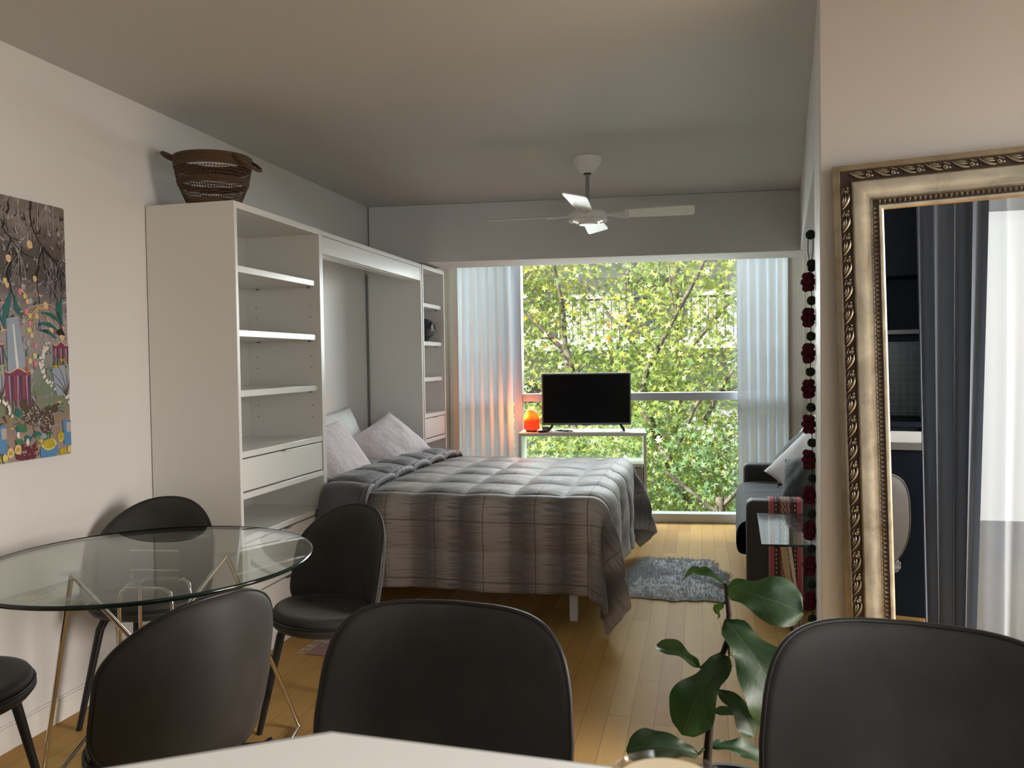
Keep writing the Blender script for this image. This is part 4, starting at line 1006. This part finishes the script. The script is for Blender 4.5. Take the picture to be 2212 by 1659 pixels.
# ------------------------------------------------------------------ kitchen behind the camera (seen in the mirror)
t = thing('kitchen_wall_unit', 'dark navy kitchen wall with open shelves seen in the mirror', 'cabinet', (-.9, -1.245, 0))
TILE = NT('navy_tile'); cc = TILE.coord(); br = TILE.n('ShaderNodeTexBrick', offset=0.0); TILE.l(TILE.map(cc, (1, 1, 1), (PI / 2, 0, 0)), br.inputs[0])
br.inputs['Color1'].default_value = (.012, .018, .03, 1); br.inputs['Color2'].default_value = (.016, .022, .035, 1); br.inputs['Mortar'].default_value = (.10, .11, .12, 1); br.inputs['Scale'].default_value = 1; br.inputs['Brick Width'].default_value = .05; br.inputs['Row Height'].default_value = .05; br.inputs['Mortar Size'].default_value = .002
TILE = TILE.done(TILE.bsdf(br.outputs[0], .25))
B('base_cabinet', NAVYC, t, 0, 1.58, 0, .56, 0, .88); B('worktop', NAVYC, t, 0, 1.60, 0, .60, .881, .915); B('tile_splashback', TILE, t, 0, 1.60, 0, .012, .916, 1.45, 0)
B('upper_cabinet', NAVYC, t, 0, 1.60, 0, .33, 1.90, 2.40); B('upper_cabinet', NAVYC, t, 0, 1.05, 0, .33, 1.46, 1.898)
B('open_shelf', plain('shelf_grey', (.25, .26, .28), .4), t, 1.052, 1.60, .012, .26, 1.50, 1.53); B('tall_panel', NAVYC, t, 1.605, 1.63, 0, .6, 0, 2.40); B('shelf_back', NAVYC, t, 1.052, 1.60, 0, .011, 1.45, 1.90)
for k, (x, h) in enumerate(((.32, .10), (.44, .14))):
    t = thing('jar', ('short white jar on the dark kitchen shelf in the mirror', 'tall white jar on the dark kitchen shelf in the mirror')[k], 'jar', (x, -1.12, 1.531))
    MB().lathe([(0, 0), (.032, 0), (.035, .006), (.034, h - .01), (.028, h), (0, h)], 24).build('jar_body', WHITEG, t, smooth=40); MB().lathe([(0, h), (.03, h), (.03, h + .012), (0, h + .013)], 24).build('jar_lid', STEEL, t, smooth=40)

# ------------------------------------------------------------------ outside: plane trees, house front, ground
def leafmat(name, stops, trc):
    m = NT(name); at = m.n('ShaderNodeAttribute', attribute_name='tone'); c = m.ramp(at.outputs['Fac'], stops)
    pr = m.n('ShaderNodeBsdfPrincipled'); m.l(c, pr.inputs['Base Color']); pr.inputs['Roughness'].default_value = .36
    tr = m.n('ShaderNodeBsdfTranslucent'); m.l(m.mix(.5, c, trc), tr.inputs[0]); mx = m.n('ShaderNodeMixShader'); mx.inputs[0].default_value = .42; m.l(pr.outputs[0], mx.inputs[1]); m.l(tr.outputs[0], mx.inputs[2]); return m.done(mx.outputs[0])
LF1 = leafmat('plane_leaf', [(0, (.09, .18, .085)), (.30, (.17, .27, .085)), (.58, (.30, .37, .09)), (.78, (.50, .51, .13)), (.88, (.74, .70, .30)), (.96, (.80, .64, .08)), (1, (.74, .34, .05))], (.55, .62, .10))  # pale yellow stop paints bright highlights into some leaves
LF2 = leafmat('green_leaf', [(0, (.11, .22, .14)), (.35, (.20, .33, .15)), (.66, (.36, .45, .15)), (.88, (.62, .62, .24)), (.97, (.66, .58, .10)), (1, (.60, .30, .06))], (.48, .58, .13))  # lightest yellow stop carries painted leaf highlights too
TBARK = NT('plane_bark'); n_ = TBARK.noise(TBARK.coord(), 5, 4, .6, .5); TBARK = TBARK.done(TBARK.bsdf(TBARK.ramp(n_, [(.35, (.05, .042, .035)), (.5, (.13, .11, .09)), (.7, (.32, .29, .24))]), .85, 0, TBARK.bump(n_, .4, .02)))
lobes = []
for k in range(5):
    a = math.radians(-90 + 72 * k) + PI
    lobes.append((1.0 if k in (0,) else (.95 if k in (1, 4) else .62), math.radians(90 + (0, 62, 128, -128, -62)[k])))
ang = sorted([(a % (2 * PI), r) for r, a in lobes]); tv_ = []
for i, (a, r) in enumerate(ang):
    b = ang[(i + 1) % 5][0]; b = b + 2 * PI if b < a else b
    tv_.append((r * math.cos(a), r * math.sin(a))); tv_.append((.30 * math.cos((a + b) / 2), .30 * math.sin((a + b) / 2)))
TPL = np.array([(0, -.05, 0)] + [(x, y, .10 * (x * x + y * y)) for x, y in tv_], dtype=np.float64)   # 11 verts, fan of 10
FAN = np.array([(0, 1 + i, 1 + (i + 1) % 10) for i in range(10)])
def foliage(name, centers, mat, parent, size=(.05, .085), tone=None):
    n = len(centers); sz = rng.uniform(*size, n)
    nz = rng.normal(0, 1, (n, 3)); nz[:, 2] += .9; nz[:, 1] -= .7; nz /= np.linalg.norm(nz, axis=1)[:, None]
    rx = rng.normal(0, 1, (n, 3)); rx -= nz * (rx * nz).sum(1)[:, None]; rx /= np.linalg.norm(rx, axis=1)[:, None]; ry = np.cross(nz, rx)
    V = centers[:, None, :] + sz[:, None, None] * (TPL[None, :, 0:1] * rx[:, None, :] + TPL[None, :, 1:2] * ry[:, None, :] + TPL[None, :, 2:3] * nz[:, None, :] * rng.uniform(-2, 3, (n, 1, 1)))
    Fc = (FAN[None] + 11 * np.arange(n)[:, None, None]).reshape(-1, 3); me = bpy.data.meshes.new(name)
    me.vertices.add(n * 11); me.vertices.foreach_set('co', V.ravel()); me.loops.add(len(Fc) * 3); me.loops.foreach_set('vertex_index', Fc.ravel().astype(np.int32))
    me.polygons.add(len(Fc)); me.polygons.foreach_set('loop_start', np.arange(0, len(Fc) * 3, 3, dtype=np.int32)); me.materials.append(mat)
    tn = rng.beta(1.6, 2.2, n) if tone is None else np.clip(tone, 0, 1); at = me.attributes.new('tone', 'FLOAT', 'POINT'); at.data.foreach_set('value', np.repeat(tn, 11).astype(np.float32))
    me.update(); me.validate(); o = bpy.data.objects.new(name, me); COL.objects.link(o); o.parent = parent; return o
def clumps(n, box, k, rad):
    lo, hi = np.array(box[0]), np.array(box[1]); c = rng.uniform(lo, hi, (k, 3)); i = rng.integers(0, k, n); g = rng.normal(0, 1, (n, 3)) * np.array(rad) + c[i]
    tn = np.clip(rng.beta(1.5, 2.0, k)[i] * .65 + rng.beta(1.6, 2.2, n) * .40 + .16 * (g[:, 2] - .5) / 2.5, 0, 1); return g, tn
def tree(label, base, trunk, branches, crown, mat, n, k, rad, size=(.05, .085)):
    t = thing('plane_tree', label, 'tree', base); b = Vector(base)
    MB().tube([Vector(p) - b for p in trunk[0]], trunk[1], 10).build('trunk', TBARK, t, smooth=60)
    for pts, r0_, r1_ in branches:
        m_ = len(pts); MB().tube([Vector(p) - b for p in pts], [r0_ + (r1_ - r0_) * i / (m_ - 1) for i in range(m_)], 8).build('branch', TBARK, t, smooth=60)
    g, tn = clumps(n, crown, k, rad); g -= np.array(base); foliage('foliage', g, mat, t, size, tn)
GZ = -4.0
tree('plane tree with a forked trunk left of centre through the window', (-1.5, 10.6, GZ), ([(-1.5, 10.6, GZ), (-1.6, 10.55, -1.5), (-1.63, 10.5, .6), (-1.66, 10.5, 1.25), (-1.72, 10.5, 1.55)], [.16, .13, .08, .06, .045]),
     [([(-1.70, 10.5, 1.45), (-2.0, 10.45, 1.75), (-2.35, 10.45, 2.15)], .034, .02), ([(-1.72, 10.5, 1.55), (-1.74, 10.5, 2.0), (-1.85, 10.5, 2.6)], .035, .02), ([(-1.65, 10.5, 1.1), (-1.4, 10.45, 1.35)], .02, .01), ([(-1.3, 11.2, 1.0), (-.95, 11.1, 1.9), (-.98, 11.1, 2.4)], .03, .018)],
     ((-4.4, 10.0, -1.6), (-.3, 12.6, 4.2)), LF1, 17000, 170, (.34, .34, .24), (.040, .072))
tree('plane tree with a long slanting branch right of the television', (.9, 10.2, GZ), ([(.9, 10.2, GZ), (.2, 10.2, -1.4), (-.35, 10.15, .0), (-.75, 10.1, .9)], [.15, .11, .06, .05]),
     [([(-.75, 10.1, .85), (-.62, 10.05, 1.25), (-.30, 10.0, 1.85), (-.05, 10.0, 2.3), (.12, 10.0, 2.65)], .036, .018), ([(-.30, 10.0, 1.85), (-.34, 10.0, 2.2), (-.36, 10.0, 2.5)], .016, .010), ([(.05, 10.1, .6), (.3, 10.05, 1.1), (.62, 10.0, 1.5)], .03, .016), ([(.1, 10.1, .9), (.7, 10.1, 1.1)], .022, .012), ([(-.25, 9.95, .35), (-.08, 9.9, .75), (.12, 9.9, 1.05)], .03, .02), ([(-.42, 9.9, 1.52), (-.2, 9.9, 1.60)], .012, .006)],
     ((-.9, 9.6, -1.6), (3.2, 12.4, 4.2)), LF1, 17000, 170, (.34, .34, .24), (.040, .072))
tree('low leafy plane tree crown filling the bottom of the window', (.2, 9.3, GZ), ([(.2, 9.3, GZ), (.25, 9.3, -2), (.2, 9.3, -.2)], [.12, .09, .05]), [([(.2, 9.3, -.4), (-.4, 9.2, .1)], .03, .015), ([(.22, 9.3, -.3), (.8, 9.2, .3)], .03, .015)],
     ((-3.2, 8.9, -2.0), (2.8, 10.6, .55)), LF2, 15000, 130, (.28, .25, .20), (.042, .075))
tree('distant plane tree across the street', (-.5, 14.5, GZ), ([(-.5, 14.5, GZ), (-.5, 14.5, 0), (-.4, 14.4, 3)], [.16, .12, .06]), [([(-.45, 14.4, .8), (-1.6, 14.2, 2.2)], .05, .03), ([(-.45, 14.4, 1.2), (.9, 14.2, 2.8)], .05, .03)],
     ((-5.5, 13.6, -2.0), (4.5, 15.6, 4.8)), LF2, 13000, 110, (.45, .40, .32), (.05, .085))
GR = plain('paving', (.30, .29, .27), .9, var=.2, nscale=3)
struct(MB().box(-30, 30, 7.6, 45, GZ - .1, GZ).build('ground_street', GR, smooth=0), 'grey street paving below the trees', 'ground')
hb = thing('apartment_house', 'grey apartment house with balconies behind the trees', 'building', (0, 22, GZ))
HW = plain('render_grey', (.30, .30, .31), .85, var=.08, nscale=1.5); SLAB = plain('slab_white', (.40, .40, .39), .8, var=.05); DKW = plain('dark_pane', (.05, .055, .065), .15, var=.1)
B('house_wall', HW, hb, -12, 12, 0, .3, 0, 14, 0)
for fl in range(4):
    z = 1.9 + fl * 3.15
    B('balcony_slab', SLAB, hb, -11, 11, -1.3, 0, z + .55, z + .85, .01)
    m = MB()
    for k in range(110): x = -11 + .2 * k; m.box(x, x + .02, -1.28, -1.26, z + .85, z + 1.85)
    m.box(-11, 11, -1.29, -1.25, z + 1.82, z + 1.87); m.build('railing', BLACKM, hb, smooth=0)
    for x in (-9, -5.4, -1.9, 2.6, 6.2):
        f = MB().box(x - .05, x + 1.65, -.04, 0, z + .86, z + 2.95).build('window', SLAB, hb, bevel=.005); MB().box(x + .03, x + 1.57, -.06, -.041, z + .92, z + 2.88).build('pane', DKW, f, smooth=0)

# ------------------------------------------------------------------ light
wd = bpy.data.worlds.new('sky'); S.world = wd; wd.use_nodes = True; nt = wd.node_tree; bg = nt.nodes['Background']
sky = nt.nodes.new('ShaderNodeTexSky'); sky.sky_type = 'NISHITA'; sky.sun_disc = False; sky.sun_elevation = math.radians(42); sky.sun_rotation = math.radians(200); sky.air_density = 1.2; sky.dust_density = 2
nt.links.new(sky.outputs[0], bg.inputs[0]); bg.inputs[1].default_value = .20
def light(name, kind, energy, color, loc, direction=None, **kw):
    l = bpy.data.lights.new(name, kind); l.energy = energy; l.color = color
    for a, b in kw.items(): setattr(l, a, b)
    o = bpy.data.objects.new(name, l); COL.objects.link(o); o.location = loc
    if direction is not None: o.rotation_euler = Vector(direction).to_track_quat('-Z', 'Y').to_euler()
    return o
light('sun', 'SUN', 13.0, (1, .93, .80), (0, 0, 20), (.62, .50, -.62), angle=math.radians(1.0))
c = WO + EX * -.15 + EY * 1.7
light('window_daylight', 'AREA', 360, (.90, .96, 1.0), (c.x, c.y, 2.5), -EY, shape='RECTANGLE', size=5.0, size_y=2.2)
light('added_back_light', 'AREA', 52, (1, .97, .93), (1.75, -1.22, 1.25), (.22, 1, -.08), shape='RECTANGLE', size=1.45, size_y=2.1, spread=math.radians(115))  # light added at the unseen back window, brightens counter and mirror wall
light('side_window_daylight', 'AREA', 95, (1, .90, .83), (3.39, 1.58, 1.25), (-1, 0, -.62), shape='RECTANGLE', size=1.15, size_y=2.0, spread=math.radians(108))
dl = thing('added_downlight', 'round recessed light added above the white counter to brighten it', 'ceiling light', (.0, .42, H - .03))  # unseen fixture added to brighten the counter
MB().lathe([(.055, 0), (.075, 0), (.075, .0298), (.055, .0298)], 36, cap=False).build('trim_ring', FANW, dl, smooth=40)
q = NT('added_light_diffuser'); e_ = q.n('ShaderNodeEmission'); e_.inputs[0].default_value = (1, .95, .88, 1); e_.inputs[1].default_value = 4; DIF = q.done(e_.outputs[0])
MB().lathe([(0, .012), (.0545, .012), (.0545, .02), (0, .02)], 32).build('diffuser', DIF, dl)
light('added_counter_spot', 'SPOT', 46, (1, .97, .93), (.0, .42, H - .032), (0, 0, -1), spot_size=math.radians(82), spot_blend=.7, shadow_soft_size=.05)  # added spot that lifts the counter and chair backs
lp = bw(.090, .15); light('salt_lamp_bulb', 'POINT', 3.5, (1, .22, .05), (lp[0] - .06, lp[1] - .04, .92), shadow_soft_size=.03)

# ------------------------------------------------------------------ render look
S.view_settings.view_transform = 'Standard'; S.view_settings.look = 'None'; S.view_settings.gamma = 1; S.view_settings.exposure = .27; S.view_settings.use_curve_mapping = False
S.cycles.max_bounces = 8; S.cycles.diffuse_bounces = 5; S.cycles.glossy_bounces = 4; S.cycles.transmission_bounces = 6; S.cycles.transparent_max_bounces = 12
S.cycles.caustics_reflective = False; S.cycles.caustics_refractive = False; S.cycles.sample_clamp_indirect = 6; S.cycles.use_denoising = True
